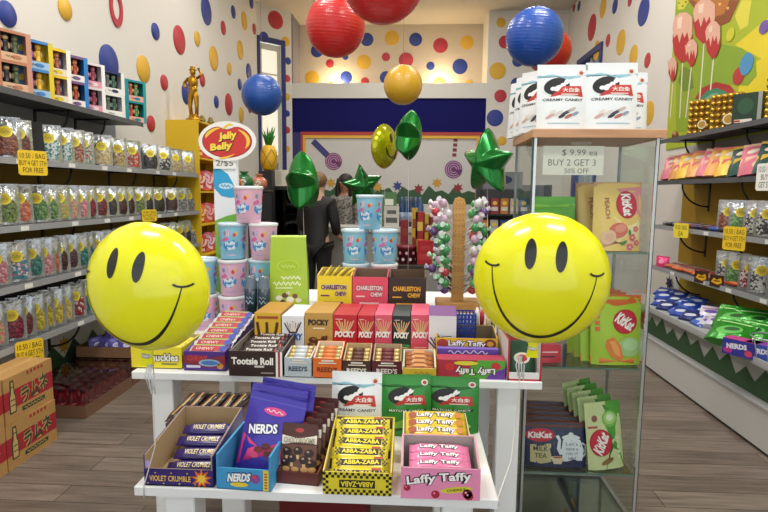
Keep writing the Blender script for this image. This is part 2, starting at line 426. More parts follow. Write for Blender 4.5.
# ================================================================ polka dots
BLU, RED, YEL = '#24398c', '#b42d3b', '#d9ab33'
CN = {'b': (BLU, 'blue'), 'r': (RED, 'red'), 'y': (YEL, 'yellow')}
dots = {
 'left wall': [(6.5,14,25,'b'),(64.5,9,21,'y'),(108.6,62.5,34,'b'),(155,31.5,16,'b'),(179,40,27,'r'),(196.9,38.7,14,'y'),(143,69,26,'y'),(163.7,82.5,15,'r'),(186,93.5,21,'b'),(150.5,123.5,16,'r'),
   (206,11,26,'b'),(233,12,12,'b'),(244,21,17,'y'),(251,2,12,'b'),(223,28,13,'r'),(213.5,58.5,23,'y'),(240,50,18,'y'),(254,29,10,'r'),(248.5,72,16,'b'),(229,69,12,'y'),(239.5,84.5,11,'b'),(202,80,13,'r'),(216,102,12,'b'),(228.5,104.5,21,'r'),(241,115,15,'y'),(249.5,108,10,'r')],
 'right wall': [(574,7,9,'r'),(579,6,9,'b'),(603,8,18,'y'),(615,6,14,'b'),(630,1,10,'r'),(643.5,11.5,26,'b'),(592,27.5,24,'r'),(608,40.5,12,'r'),(621,42.5,23,'y'),(596.5,50.5,18,'y'),(633.5,56,20,'y'),(647.5,60.5,14,'r'),(649,113,23,'y')],
 'wall above white ledge': [(367,39.5,12.5,'b'),(392,38,14,'y'),(415.6,39.5,12.5,'b'),(440.5,45.5,14,'r'),(467,42.5,13,'y'),(345.5,57,5.5,'b'),(364,62,14,'y'),(386,57,8,'r'),(406,60,14,'r'),(430.5,66,8,'b'),(460,66.5,14.5,'b'),(346,77.5,12,'b'),(365,81.5,8,'r'),(386,77.5,12,'b'),(439.5,83.5,12,'y'),(469,84.5,9,'y'),(317,51,12,'b'),(330,63.5,8,'r'),(312,78,14,'y'),(331,84,5,'y')],
 'white pillar wall at right': [(501,22.5,9,'y'),(505,42,12,'r'),(497.6,71,16,'y'),(500.5,96,12,'r'),(495,118,16,'b'),(518,61,11,'b'),(517,84,12,'b'),(516,127,13,'r'),(502,141,9,'y'),(483.5,212.5,9,'r')],
 'narrow wall beside glazed door': [(275.5,20,17,'r'),(264,37,10,'b'),(285.8,41.5,9,'y'),(288,61,7,'b'),(287.3,78.5,7,'r'),(287,97,7,'y'),(287,113.5,6.5,'b'),(287,130,7,'r'),(287,149,6.5,'y')],
}
for wall, lst in dots.items():
    cnt = {'b': 0, 'r': 0, 'y': 0}
    for px, py, h, c in sorted(lst, key=lambda q: (q[0], q[1])):
        hexc, cn = CN[c]
        if wall == 'left wall': p = onX(px, py, XL); y = Vector((1, 0, 0))
        elif wall == 'right wall': p = onX(px, py, XR); y = Vector((-1, 0, 0))
        elif wall.startswith('wall above'): p = onY(px, py, YN); y = Vector((0, -1, 0))
        elif wall.startswith('white pillar'): p = onY(px, py, YB); y = Vector((0, -1, 0))
        else:
            r0 = ray(px, py); dd = A1-A0; nrm = Vector((dd.y, -dd.x)); t = nrm.dot(A0)/(nrm.x*r0.x+nrm.y*r0.y)
            p = r0*t+Vector((0, 0, CAMH)); y = Vector((nrm.x, nrm.y, 0)).normalized()
            if p.x > -2.215 and p.y > 10.09: p = p
        rr = h/2*p.y/FPX
        th = .012 if wall == 'left wall' else .003
        b = B(); b.M = Matrix.Translation(p) @ y.to_track_quat('Z', 'Y').to_matrix().to_4x4()
        b.lathe([(rr, 0), (rr, th*.7), (rr*.97, th), (0, th)], K(hexc, .5), n=32)
        k = cnt[c]; cnt[c] += 1
        o = b.done('wall_dot'); o.matrix_world = Matrix()
        sz = 'large ' if rr > .115 else ('small ' if rr < .075 else '')
        tag(o, f'{sz}{cn} dot on {wall}, {ORD[k]} {cn} one from left', 'wall dot', f'{cn} dots on the {wall}')
p = onX(115.5, 8, XL)
b = B(); b.M = Matrix.Translation(p) @ Matrix.Rotation(PI/2, 4, 'Y')
ro, ri = 23/2*p.y/FPX, 14/2*p.y/FPX; ro *= 1.0
vs = []; fs = []; n = 40
for r_, z_ in ((ro, 0), (ro, .015), (ri, .015), (ri, 0)):
    for i in range(n): vs.append((r_*1.55*math.cos(2*PI*i/n), r_*math.sin(2*PI*i/n)*1.0, z_))
for k in range(3):
    for i in range(n): j = (i+1) % n; fs.append((k*n+i, k*n+j, k*n+n+j, k*n+n+i))
b.add(vs, fs, K('#b22a3c', .5)); tag(b.done('wall_ring'), 'red ring fixed high on the left wall', 'wall decoration')

# ================================================================ drawings on the white panel
def on_panel(px, py): return onY(px, py, YB+.06)
def flat(fn, name, label, cat='wall decoration', group=None, y=YB+.06):
    b = B(); b.fy = y-.004; fn(b); return tag(b.done(name), label, cat, group)
def sw(px, py, r, stick, label, c):
    p = on_panel(px, py); s = p.y/FPX
    def fn(b):
        if stick[0] == 'bar': 
            q0 = on_panel(*stick[1]); q1 = on_panel(*stick[2]); b.stroke([(q0.x, q0.z), (q1.x, q1.z)], 6*s, '#3b3a7c', 1)
        else:
            for i in range(4):
                q = on_panel(455.5-i*.4, 140+i*5); b.rect(q.x-2*s, q.z-1.6*s, q.x+2*s, q.z+1.6*s, '#7d2c46', 1)
        b.ell(p.x, p.z, r*s, r*s, c, 2, n=28)
        for k in range(3): b.stroke([(p.x+r*s*(.85-.25*k)*math.cos(a/8*PI), p.z+r*s*(.85-.25*k)*math.sin(a/8*PI)) for a in range(15)], 1.1*s, '#b78ab0', 3)
    flat(fn, 'lollipop_decal', label)
sw(333.5, 161.5, 8.5, ('bar', (313, 141), (329, 157)), 'purple lollipop cutout with a blue stick on the left of the white back wall', '#6d2f63')
sw(453.5, 169.5, 8.7, ('w',), 'purple lollipop cutout with a striped upright stick on the right of the white back wall', '#63306e')
for px, py, c, nm, ex in ((397.5,186,'#2e3f8e','blue','left of the two red ones'),(418.5,189,'#8f2d38','red','between the blue star and a yellow star'),(437,183,'#cf9a30','yellow','above the lollipop stand'),(458,188,'#982c3c','red','under the right purple lollipop cutout'),(377.5,187,'#cfa030','yellow','beside the green star balloon'),(331,183,'#c99a2c','yellow','over the gap between the two people')):
    p = on_panel(px, py); flat(lambda b: b.star(p.x, p.z, 5.6*YB/FPX, c, 1, n=7, k=.5), 'star_decal', f'{nm} star cutout on the white back wall, {ex}', group='stars on the back wall')
def grass(b):
    pts = []; x0, x1 = -2.0, 1.16; n = 26
    for i in range(n+1):
        x = x0+(x1-x0)*i/n; pts.append((x, 1.60-(.0 if i % 2 else .10)+.05*math.sin(i*1.7)))
    b.poly([(x0, 1.3)]+pts+[(x1, 1.3)], '#2f5a35', 1) if False else None
    for i in range(n):
        b.add([(pts[i][0], b.fy, 1.3), (pts[i+1][0], b.fy, 1.3), (pts[i+1][0], b.fy, pts[i+1][1]), (pts[i][0], b.fy, pts[i][1])], [(0,1,2,3)], '#33593a')
flat(grass, 'grass_cutout', 'dark green zigzag grass strip along the foot of the white back wall')

# ================================================================ candy mural on the right wall
MY1 = onX(673, 60, XR).y
def mural():
    b = B(); b.M = Matrix.Translation((XR-.012, 0, 0)) @ Matrix.Rotation(-PI/2, 4, 'Z')
    # local x = -world y
    def U(px, py):
        p = onX(px, py, XR-.012); return (-p.y, p.z)
    y0, y1 = 2.3, MY1
    b.box(-y1, -y0, 0, .01, 1.98, 4.3, K('#a8b62a', .7)); b.fy = 0
    def P(pts, c, l): b.poly([U(*q) for q in pts], K(c, .65, mottle=.12, bs=3), l)
    P([(676,0),(676,132),(700,132),(712,60),(700,0)], '#8ea524', 1)
    P([(735,45),(768,18),(790,0),(800,60),(768,62),(745,50)], '#e3cf2c', 1)
    P([(742,70),(768,55),(800,60),(800,110),(768,100),(750,108),(738,95)], '#e0cc25', 2)
    P([(700,60),(722,44),(742,48),(756,58),(757,76),(748,86),(728,84),(706,100),(698,86)], '#86a52c', 3)
    P([(742,0),(752,0),(748,26),(740,30),(735,16)], '#d9d045', 2)
    P([(688,0),(740,0),(730,22),(716,28),(700,16)], '#8c4a1d', 2)
    P([(694,0),(730,0),(724,14),(712,18)], '#b9702c', 3)
    for (x, y) in ((702,5),(712,9),(720,4),(708,15),(728,8)): P([(x-1.5,y-1),(x+1.5,y-1.2),(x+1,y+1.5),(x-1,y+1.4)], '#e8b765', 4)
    P([(677,0),(690,0),(684,9),(678,10)], '#cfc93d', 2)
    for (x, y) in ((679,3),(683,6),(686,2)): P([(x-.8,y-.8),(x+.8,y-.8),(x+.8,y+.8),(x-.8,y+.8)], '#6f6a20', 4)
    P([(682,66),(692,70),(694,88),(684,92),(678,82)], '#6f8a26', 2)
    # dripping ice pops on thin stems
    for pi_, (x, yt, yb, w) in enumerate(((704.5,0,44,11),(683,13,63,10),(692,40,67,6),(714,22,59,7.5),(673.5,58,82,4.5))):
        lo = 5+pi_*4
        st = K('#e7dfc4', .6)
        q0, q1 = U(x, yb-3), U(x-6 if x > 690 else x-3, 118)
        b.stroke([q0, q1], .022, st, 4.2+.1*pi_)
        P([(x-w*.8,yt+5),(x-w*.3,yt),(x+w*.4,yt-1),(x+w,yt+4),(x+w,yb-14),(x+w*.5,yb-3),(x-w*.1,yb),(x-w*.8,yb-8),(x-w,yb-22)], '#b5292a', lo+1)
        m = yt+(yb-yt)*.42
        P([(x-w*.8,yt+5),(x-w*.3,yt),(x+w*.4,yt-1),(x+w,yt+4),(x+w,m),(x+w*.7,m+8),(x+w*.5,m-2),(x+w*.2,m+4),(x,m-2),(x-w*.3,m+9),(x-w*.5,m),(x-w*.85,m+4),(x-w,m-6)], '#dfae98', lo+2)
        P([(x-w*.5,yt+5),(x,yt+3),(x-w*.1,m-6),(x-w*.5,m-5)], '#eccdbd', lo+3)
    el_ = [8]
    def E(x, y, rx, ry, c, rot=0):
        el_[0] += 1
        c0 = U(x, y); s = onX(x, y, XR).y/FPX
        b.ell(c0[0], c0[1], rx*s*1.9, ry*s, K(c, .4), el_[0], rot)
    E(739,76,5,8,'#b3292e',-.2); E(747,64,5.5,10,'#3f8fc4',.2); E(731,34.5,3.5,6,'#c9c928',-.2); E(765,27,4,6,'#6a4fa0')
    P([(695,99),(702,88),(716,82),(730,85),(738,95),(735,100)], '#a82f2c', 4); P([(700,99),(707,91),(717,88),(727,92),(730,99)], '#3d8a68', 5); P([(705,99),(711,94),(718,93),(723,99)], '#75b08c', 6)
    return tag(b.done('wall_mural'), 'bright mural of green hills, red dripping ice pops and jelly beans on right wall', 'mural')
mural()
# ================================================================ wall shelving, both sides
shelfm = K('#56585b', .5); stripm = K('#9b9da0', .4); blk = K('#1b1b1c', .5); tagm = K('#e6e6e2', .6)
OW = {2: 'second', 3: 'third', 4: 'fourth', 5: 'lowest'}
def wall_panel(name, x, y0, y1, z0, z1, c, d=.012):
    b = B(); b.box(min(x, x+d), max(x, x+d), y0, y1, z0, z1, K(c, .7)); return struct(b.done(name))
wall_panel('trim_6', XL, 2.2, 5.93, .93, 1.68, '#8f7220'); wall_panel('trim_7', XL, 2.2, 4.9, 1.685, 2.08, '#8b8d90'); wall_panel('trim_8', XL, 2.2, 5.93, .575, .925, '#3a3a3b'); wall_panel('trim_9', XL, 2.2, 5.93, 0, .57, '#c6c6c4')
wall_panel('trim_10', XR-.012, 2.2, 5.6, .84, 1.64, '#a9861c'); wall_panel('trim_11', XR-.012, 2.2, 5.6, 1.645, 1.98, '#aaa9a2'); wall_panel('trim_12', XR-.012, 2.2, 5.6, .3, .835, '#bdbdb8')
b = B(); b.box(XR-.03, XR-.013, 4.1, 5.5, .56, .76, K('#a98f1d', .7)); struct(b.done('trim_13'))
def shelf(side, z, y0, y1, brackets, label, tags=True, col=shelfm):
    """z = height of the lower edge of the front lip"""
    s = -1 if side == 'left' else 1
    t = thing('wall_shelf', label, 'shelf', (s*2.7, (y0+y1)/2, z), 0, f'shelves on the {side} wall'); L = y1-y0
    def X(a, b_): return (min(-s*a, -s*b_), max(-s*a, -s*b_))
    b = B(); b.box(*X(.0, .35), -L/2, L/2, .012, .035, col); b.done('shelf_board', t)
    b = B(); b.box(*X(.35, .356), -L/2, L/2, -.002, .036, stripm if tags else col); b.done('price_rail', t)
    for y in brackets:
        b = B(); yy = y-(y0+y1)/2
        b.tube([(-s*(.02+.24*math.sin(a/8*PI/2)), yy, -.2+.2*(1-math.cos(a/8*PI/2))) for a in range(9)], .008, blk, 6)
        b.box(*X(.0, .3), yy-.01, yy+.01, .0, .012, blk); b.box(*X(.0, .02), yy-.012, yy+.012, -.24, .012, blk)
        b.done('bracket', t)
    if tags:
        first = None; n = int(L/.42)
        for i in range(n):
            y = -L/2+.2+i*.42+.05*math.sin(i*2.3)
            if first is None:
                b = B(); b.box(*X(0, .002), -.035, .035, -.012, .016, tagm); first = b.done('price_tag', t, (-s*.3565, y, .014))
            else:
                o = first.copy(); COL.objects.link(o); o.parent = t; o.location = (-s*.3565, y, .014)
    return t
LZ = {1: 2.05, 2: 1.65, 3: 1.25, 4: .895, 5: .54}
shelf('left', LZ[1], 2.2, 4.73, (2.6, 3.83, 4.3), 'grey top shelf on the left wall, carrying the boxed toys', False)
for k in (2, 3, 4, 5): shelf('left', LZ[k], 2.2, 5.92, (2.9, 3.83, 4.75, 5.6), f'grey shelf on the left wall full of candy pouches, {OW[k]} from the top' if k < 5 else 'lowest grey shelf on the left wall, over the cardboard boxes')
RZ = {1: 1.985, 2: 1.6, 3: 1.185, 4: .79}
shelf('right', RZ[1], 2.2, 5.4, (3.3, 4.2, 5.1), 'grey top shelf on the right wall, carrying the gold sphere boxes', False)
shelf('right', RZ[2], 2.2, 5.4, (3.3, 4.2, 5.1), 'second grey shelf on the right wall, carrying stacked chocolate bags', False)
shelf('right', RZ[3], 2.2, 5.4, (3.3, 4.2, 5.1), 'third grey shelf from the top on the right wall, over the orange wrapped candies')
shelf('right', RZ[4], 2.2, 5.4, (3.3, 4.2, 5.1), 'lowest grey shelf on the right wall, carrying orange and red candies')
# ---------------------------------------------------------------- candy pouches
silver = K('#b4b8bb', .2, m=.7, bump=.9, bs=22); stick_y = K('#f2de2c', .4); ink = K('#8a7a12', .6)
FILL = {
 'brown red': ('#6d3324','#8a4030','#53241c'), 'orange brown': ('#8f4a2c','#a85c3a','#6e3420'), 'teal and white': ('#5fa8a6','#d8e6e4','#2f7f86','#e8efee'),
 'brown and red': ('#7c4a3a','#9a3c34','#c09078'), 'teal and red': ('#4f8f80','#b03a3a','#dcdccc'), 'cream': ('#d9c48e','#e8dcb4','#c4a666'), 'tan': ('#c09c62','#8c6a3c','#d8c090'),
 'red': ('#c23a2e','#e0e0d8','#a92822','#d86a50'), 'black': ('#26221f','#3a3430','#171514'), 'black and white': ('#2a2826','#d8d8d4','#454340'), 'beige': ('#cdb98c','#e3d6b0','#b39a68'),
 'green and brown': ('#5f7a34','#4b4424','#7f9a44'), 'coral': ('#d8785a','#e8a080','#c45a44'), 'green': ('#5f9a4c','#86b86c','#47783a'), 'green and pink': ('#9aa84c','#d88a72','#c0c070'),
 'pink and green': ('#d87a72','#a8b064','#e8b0a0'), 'pink': ('#d88a94','#e8b4b8','#c06a78'), 'magenta': ('#8e1f3c','#b02a4a','#6c1630'), 'dark red': ('#7a1420','#98202c','#5c0e18'),
 'dark maroon': ('#45161f','#5c1f2a','#2f0e16'), 'silver grey': ('#8f9294','#b8bbbd','#64676a'), 'teal and pink': ('#3f9ab0','#d07a98','#e6e6e6','#48808c'), 'teal': ('#2f8078','#4aa09a','#1f5f5c'),
 'yellow': ('#d9c22e','#eadb60','#b89c1e'), 'pale yellow': ('#e4cf6a','#f0e49c','#cdb04c'), 'red and white': ('#b03040','#e6e2de','#8e2030'), 'multicoloured': ('#c0392b','#2f8f9a','#d9b32e','#7d3f8f'),
 'white and black': ('#e6e6e0','#2e2c2a','#d0d0c8')}
protos = {}
def pouch_thing(c, loc, rz, label, group, w=.158, h=.248):
    if (c, w) in protos:
        return dup(protos[(c, w)], loc, (R(-5), 0, rz), label, group)
    t = thing('candy_pouch', label, 'candy pouch', loc, 0, group, (R(-5), 0, rz)); protos[(c, w)] = t
    b = B(); pouch(b, w, h, .05, silver, K('#6d7074', .35, m=.5))
    b.rect(-w/2, h*.86, w/2, h*.9, K('#8d9195', .3, m=.4), 1); b.rect(-w*.06, h*.93, w*.06, h*.955, K('#55585b', .5), 1)
    pb = b.done('pouch', t)
    q = B(); q.W = bag_W(w, h, .056, .12, True)
    pts = []
    for i in range(28):
        a = 2*PI*i/28; cx, sy = math.cos(a), math.sin(a)
        pts.append((w*.38*math.copysign(abs(cx)**.5, cx), h*(.34+.29*math.copysign(abs(sy)**.6, sy)*(1+.06*math.sin(5*a)))))
    q.poly(pts, candy_mat(FILL[c], 75), 4); q.done('candies', t)
    q = B(); q.W = bag_W(w, h, .056, .12, True)
    q.ell(0, h*.63, w*.235, w*.225, stick_y, 7, n=24); q.ell(0, h*.63, w*.17, w*.16, K('#d6bd22', .5), 8, n=20); squiggle(q, 0, h*.64, w*.22, w*.06, ink, 9, 2, w*.018); q.rect(-w*.1, h*.6, w*.1, h*.607, ink, 9)
    q.done('sticker', pb)
    return t
PL = {2: [(-44,'orange brown'),(-18,'brown red'),(10,'orange brown'),(24,'brown red'),(52,'teal and white'),(66,'teal and white'),(77,'brown and red'),(87,'teal and red'),(104,'cream'),(121,'tan'),(134,'red'),(153,'black'),(165,'black and white'),(178,'beige'),(189,'beige')],
 3: [(-34,'coral'),(-14,'green and brown'),(4,'green and brown'),(20,'coral'),(36,'green'),(48,'green'),(58.5,'green and pink'),(69,'pink and green'),(78,'pink'),(88,'magenta'),(98,'dark red'),(109.5,'black'),(119,'dark maroon'),(128,'dark maroon'),(137,'green and brown'),(147,'black'),(158,'black'),(172,'dark maroon'),(181,'silver grey'),(190,'silver grey')],
 4: [(-30,'silver grey'),(-8,'pink'),(12,'teal and pink'),(28,'teal'),(38,'pink'),(46.5,'coral'),(54,'dark maroon'),(66,'dark maroon'),(76,'teal'),(84,'teal'),(93,'pink'),(102,'teal and pink'),(112,'coral'),(123,'yellow'),(135,'dark red'),(147,'teal'),(158,'pink'),(169,'black and white'),(178,'brown red'),(185,'black'),(191,'silver grey')],
 5: [(-36,'dark red'),(-16,'pink and green'),(3,'magenta'),(15,'dark red'),(26,'yellow'),(36.5,'yellow'),(46,'yellow'),(57,'pale yellow'),(69,'red and white'),(77.5,'teal'),(86,'multicoloured'),(97,'red'),(108,'yellow'),(119,'pink'),(131,'green'),(143,'orange brown'),(155,'magenta'),(166,'cream'),(176,'teal'),(184,'tan'),(190,'silver grey')]}
for k, lst in PL.items():
    for i, (px, c) in enumerate(lst):
        y = onX(px, 200, -2.44).y
        pouch_thing(c, (-2.44-.01*(i % 2), y, LZ[k]+.036), R(41+7*math.sin(i*1.9+k)), f'{c} sweets in clear pouch, {ORD[i]} from near end of {OW[k]} left shelf', f'candy pouches on the {OW[k]} left shelf')
for k, lst in ((3, (('black and white', 765), ('white and black', 753.5), ('green', 738.5), ('brown and red', 726), ('white and black', 784), ('teal', 806))), (4, (('white and black', 764), ('green', 739), ('white and black', 729), ('red and white', 753), ('yellow', 784)))):
    for n, (c, px) in enumerate(sorted(lst, key=lambda q: -q[1])):
        y = onX(px, 230, 2.44).y
        pouch_thing(c, (2.45, y, RZ[k]+.036), R(-42+6*math.sin(n*2)), f'{c} sweets in clear pouch, {ORD[n]} from near end of {"third" if k == 3 else "lowest"} right shelf', 'candy pouches on the right wall', .16, .25)
# black panel standing in for the dark gap on the second left shelf
b = B(); b.prism([(-.06, 0), (.06, 0), (.05, .25), (-.05, .25)], -.015, .015, K('#202022', .5)); b.box(-.07, .07, -.05, .05, 0, .012, K('#202022', .5))
tag(b.done('dark_gap_panel', None, (-2.47, onX(38, 140, -2.44).y, LZ[2]+.036), (0, 0, R(50))), 'black panel standing in for the dark gap between pouches on the second left shelf', 'dark gap panel')
# ---------------------------------------------------------------- yellow handwritten signs
def sign(px, py, w, h, plane, X, lines, label, c='#eec82c', tc='#3b2f10', name='price_sign', rz=None, Z=None):
    p = onX(px, py, X); b = B(); s = p.y/FPX
    w, h = w*s, h*s
    k = [(-w/2+.01,-h/2),(w/2-.01,-h/2),(w/2,-h/2+.01),(w/2,h/2-.01),(w/2-.01,h/2),(-w/2+.01,h/2),(-w/2,h/2-.01),(-w/2,-h/2+.01)]
    b.prism(k, 0, .003, K(c, .5)); b.fy = 0
    n = len(lines)
    for i, (t, f) in enumerate(lines):
        b.txt(t, 0, h*(.5-(i+.5)/n*1.0)*.86, w*f, h*.62/n, tc, 1.5, off=.0)
    b.box(-.01, .01, .003, .02, h*.3, h*.42, K('#cfcfcf', .3))
    return tag(b.done(name, None, p, (0, 0, rz if rz is not None else (R(62) if X < 0 else R(-62)))), label, 'price sign', 'handwritten price signs')
SL = [('10.50 / BAG', .86), ('BUY 4 GET 5TH', .92), ('FOR FREE', .7)]
sign(33, 163, 28, 25, 0, -2.30, SL, 'yellow handwritten price sign on the second left shelf, below the brown pouches')
sign(149.5, 215.5, 17, 12, 0, -2.30, SL, 'small yellow handwritten price sign on the third left shelf, far behind the smiley balloon')
sign(30, 353, 28, 28, 0, -2.30, SL, 'yellow handwritten price sign hanging over the cardboard drink boxes')
sign(734, 238.5, 22, 23, 0, 2.30, SL, 'yellow handwritten price sign on the third right shelf, under the green pouch')
sign(681, 230.5, 15.5, 14, 0, 2.30, [('10.50 / BAG', .8), ('EA', .3)], 'small yellow price sign on the third right shelf, under the flat dark packs', c='#f0d83a')
sign(766, 177, 18, 26, 0, 2.30, [('10.50 / BAG', .8), ('BUY 4', .5), ('GET 5TH', .7)], 'white handwritten price sign at the right edge, on the second right shelf', c='#ecebe4')
# ---------------------------------------------------------------- boxed toys on the top left shelf
def toy_box(c1, c2, inner, figs, loc, rz, label, panel='#f0eee8'):
    w, d, h = .225, .09, .175
    t = thing('toy_box', label, 'boxed toy', loc, rz, 'boxed toys on the top left shelf')
    b = B(); a = K(c1, .4); q = K(c2, .4)
    b.box(-w/2, w/2, d/2-.003, d/2, 0, h, a); b.box(-w/2, w/2, -d/2, d/2, 0, .003, a); b.box(-w/2, w/2, -d/2, d/2, h-.003, h, a)
    b.box(-w/2, -w/2+.003, -d/2, d/2, .003, h-.003, a); b.box(w/2-.003, w/2, -d/2, d/2, .003, h-.003, q)
    y0, y1 = -d/2-.0015, -d/2+.001
    b.box(-w/2, -w/2+.05, y0, y1, 0, h, a); b.box(w/2-.03, w/2, y0, y1, 0, h, q); b.box(-w/2+.05, w/2-.03, y0, y1, 0, .045, K(panel, .4)); b.box(-w/2+.05, w/2-.03, y0, y1, h-.018, h, a)
    b.box(-w/2+.003, w/2-.003, d/2-.006, d/2-.003, .003, h-.003, K(inner, .6))
    b.fy = -d/2-.0015
    b.ell(-w/2+.024, h*.62, .014, .02, q, 1); b.ell(w*.1, .022, .03, .013, a, 1); squiggle(b, -w*.06, .022, .05, .01, K('#3a2a2a'), 2, 3, .003)
    b.done('carton', t)
    for i, (fb, fh) in enumerate(figs):
        f = B(); x = -.02+i*.055
        f.lathe([(.001, .047), (.017, .048), (.018, .056), (.014, .06), (.015, .10), (.018, .112), (.012, .118), (.001, .12)], K(fb, .4), n=12)
        f.ball((0, 0, .134), .018, .017, .018, K(fh, .4), 12, 8); f.ball((0, -.003, .147), .019, .017, .011, K(fb, .4), 12, 6)
        f.ball((-.02, 0, .09), .007, .008, .02, K(fh, .4), 8, 6); f.ball((.02, 0, .09), .007, .008, .02, K(fh, .4), 8, 6)
        f.done('toy_figure', t, (x, -.012, 0))
    return t
TB = [('#b97c60','#c8917a','#2a2420',(('#23262c','#c9a27c'),('#4e5a3c','#6d6a50')),'#d8b090','orange'),('#4a86c8','#e0c83a','#7d5a9c',(('#c98ac8','#b070b8'),('#e0b83a','#d8a848')),'#9fc4e8','pale blue and yellow'),
      ('#e8c83a','#f0ece6','#3a2028',(('#d8a42e','#e8c05a'),('#9a5a4a','#c08a6a')),'#e6dccc','yellow and white'),('#7a5a8c','#2f7fc8','#33263c',(('#3a4f9a','#c08858'),('#a8452e','#d89a6a')),'#e8e2e0','purple and blue'),
      ('#e6d8da','#f0ecec','#30202a',(('#c05a7a','#d88a9a'),('#8a3a4a','#b86a7a')),'#e09ab0','white and pink'),('#2e3468','#e8e8e6','#3f4448',(('#5f6a64','#8f9a94'),('#2f5a48','#7a8a80')),'#eceae6','navy and white'),
      ('#1f8c98','#2a9a9c','#203a36',(('#b83a2e','#d8a878'),('#3a8a4a','#c0a070')),'#e8a89c','teal')]
ys = [3.0, 3.24, 3.48, 3.72, 3.97, 4.25, 4.55]
ys = [onX((x0+x1)/2, 100, -2.42).y for x0, x1 in ((0,24),(25,45),(45,62),(64,79),(80,99),(99,121),(122,143))]
for i, tb in enumerate(TB):
    for lv in (0, 1):
        c1, c2 = (tb[0], tb[1]); pn = tb[4]
        if i == 5 and lv == 0: c1, c2 = '#e8e8e6', '#e4e4e2'
        nm = 'all white' if (i == 5 and lv == 0) else tb[5]
        toy_box(c1, c2, tb[2], tb[3], (-2.43, ys[i]+.005*lv, LZ[1]+.036+lv*.176), R(66), f'{nm} toy window box, {"upper" if lv else "lower"} of {ORD[i]} stack from left, top left shelf', pn)
# ---------------------------------------------------------------- lower left wall: star, grass and the cardboard boxes
p = onX(64, 345, -2.686); b = B(); b.M = Matrix.Translation(p) @ Matrix.Rotation(PI/2, 4, 'Z'); b.star(0, 0, .075, '#b9852a', 1, n=8, k=.55); tag(b.done('star_decal'), 'golden star cutout on the low white panel of the left wall', 'wall decoration')
b = B(); b.M = Matrix.Translation((-2.684, 0, 0)) @ Matrix.Rotation(PI/2, 4, 'Z')
xs = [2.3+.13*i for i in range(28)]
for i in range(27):
    z0, z1 = (.2, .33) if i % 2 else (.33, .2)
    b.add([(xs[i], 0, .001), (xs[i+1], 0, .001), (xs[i+1], 0, z1), (xs[i], 0, z0)], [(0,1,2,3)], '#2f4a38')
tag(b.done('grass_cutout'), 'dark green zigzag grass strip along the foot of the left wall', 'wall decoration')
card = K('#b58a50', .75, mottle=.08, bs=6)
def soda_box(loc, label, rz=R(90)):
    w, d, h = .395, .2, .252
    b = carton(w, d, h, card); red = K('#a8232f', .6); gr = K('#2c4a30', .6); pale = K('#c9a46a', .7)
    b.rect(-w/2, .075, w/2, .175, red, 1)
    M0 = b.M; b.M = Matrix.Rotation(-PI/2, 4, 'Z'); f0 = b.fy; b.fy = -w/2; b.rect(-d/2, .075, d/2, .175, red, 1); b.fy = f0; b.M = M0
    b.txt('ラムネ', .04, .13, .23, .1, pale, 2, rot=.13, off=.09); b.txt('ラムネ', .04, .13, .225, .095, gr, 3, rot=.13, off=.03)
    b.poly([(-.165,.05),(-.115,.05),(-.113,.14),(-.122,.165),(-.126,.23),(-.154,.23),(-.158,.165),(-.167,.14)], gr, 3); b.poly([(-.158,.057),(-.122,.057),(-.121,.137),(-.13,.16),(-.133,.22),(-.147,.22),(-.15,.16),(-.159,.137)], pale, 4)
    for z in (.09, .12, .19): b.rect(-.156, z, -.124, z+.006, gr, 5)
    b.txt('サイダー', .04, .235, .13, .02, red, 2, off=.0) if False else [b.rect(-.02+i*.03, .226, -.004+i*.03, .243, red, 2) for i in range(5)]
    b.rect(-.07, .034, .12, .058, gr, 2); squiggle(b, .025, .046, .16, .012, pale, 3, 6, .004)
    b.box(-w/2+.001, w/2-.001, -.02, .02, h, h+.0008, K('#c29a5e', .4))
    return tag(b.done('drink_carton', None, loc, (0, 0, rz)), label, 'cardboard box', 'stacked cardboard drink boxes')
soda_box((-2.225, 2.445, 0), 'brown cardboard drink box with a red band, bottom of the stack nearest the left edge'); soda_box((-2.225, 2.445, .2535), 'brown cardboard drink box with a red band, top of the stack nearest the left edge', R(90.5))
soda_box((-2.225, 2.85, 0), 'brown cardboard drink box with red band, bottom of second stack from left edge', R(89.5)); soda_box((-2.228, 2.85, .2535), 'brown cardboard drink box with red band, top of second stack, under yellow sign', R(91))
# shrink wrapped drinks
def drink_pack(loc, label, top='#5a2630'):
    t = thing('drink_pack', label, 'drink pack', loc, 0, 'shrink-wrapped drinks on the floor')
    w, d = .48, .6
    b = tray(w, d, .085, .085, '#7d5c48', '#6b4c38'); b.done('cardboard_tray', t)
    first = None
    for i in range(6):
        for j in range(7):
            loc2 = (-w/2+.045+i*.078, -d/2+.05+j*.083, .006)
            if first is None:
                q = B(); q.lathe([(.030, 0), (.034, .01), (.034, .09), (.03, .12), (.018, .14), (.016, .16), (.019, .162), (.019, .182), (.001, .184)], K('#8f1f2c', .25, coat=.5), n=12)
                q.lathe([(.0345, .03), (.0345, .085)], K('#c8323c', .4), n=12); q.lathe([(.0195, .16), (.0195, .183), (.001, .1845)], K(top, .4), n=12)
                first = q.done('bottle', t, loc2)
            else:
                o = first.copy(); COL.objects.link(o); o.parent = t; o.location = loc2
    q = B(); g = glass_mat('#e8dcdc', .2); x, y = w/2-.003, d/2-.003
    q.box(-x, x, -y, y, .086, .196, g); q.done('plastic_wrap', t)
    return t
dp = drink_pack((-2.365, 3.645, 0), 'shrink-wrapped tray of red bottles on the floor, beside the cardboard drink boxes')
dup(dp, (-2.375, 4.28, 0), None, 'farther shrink-wrapped tray of red bottles, under the tray of violet bags')
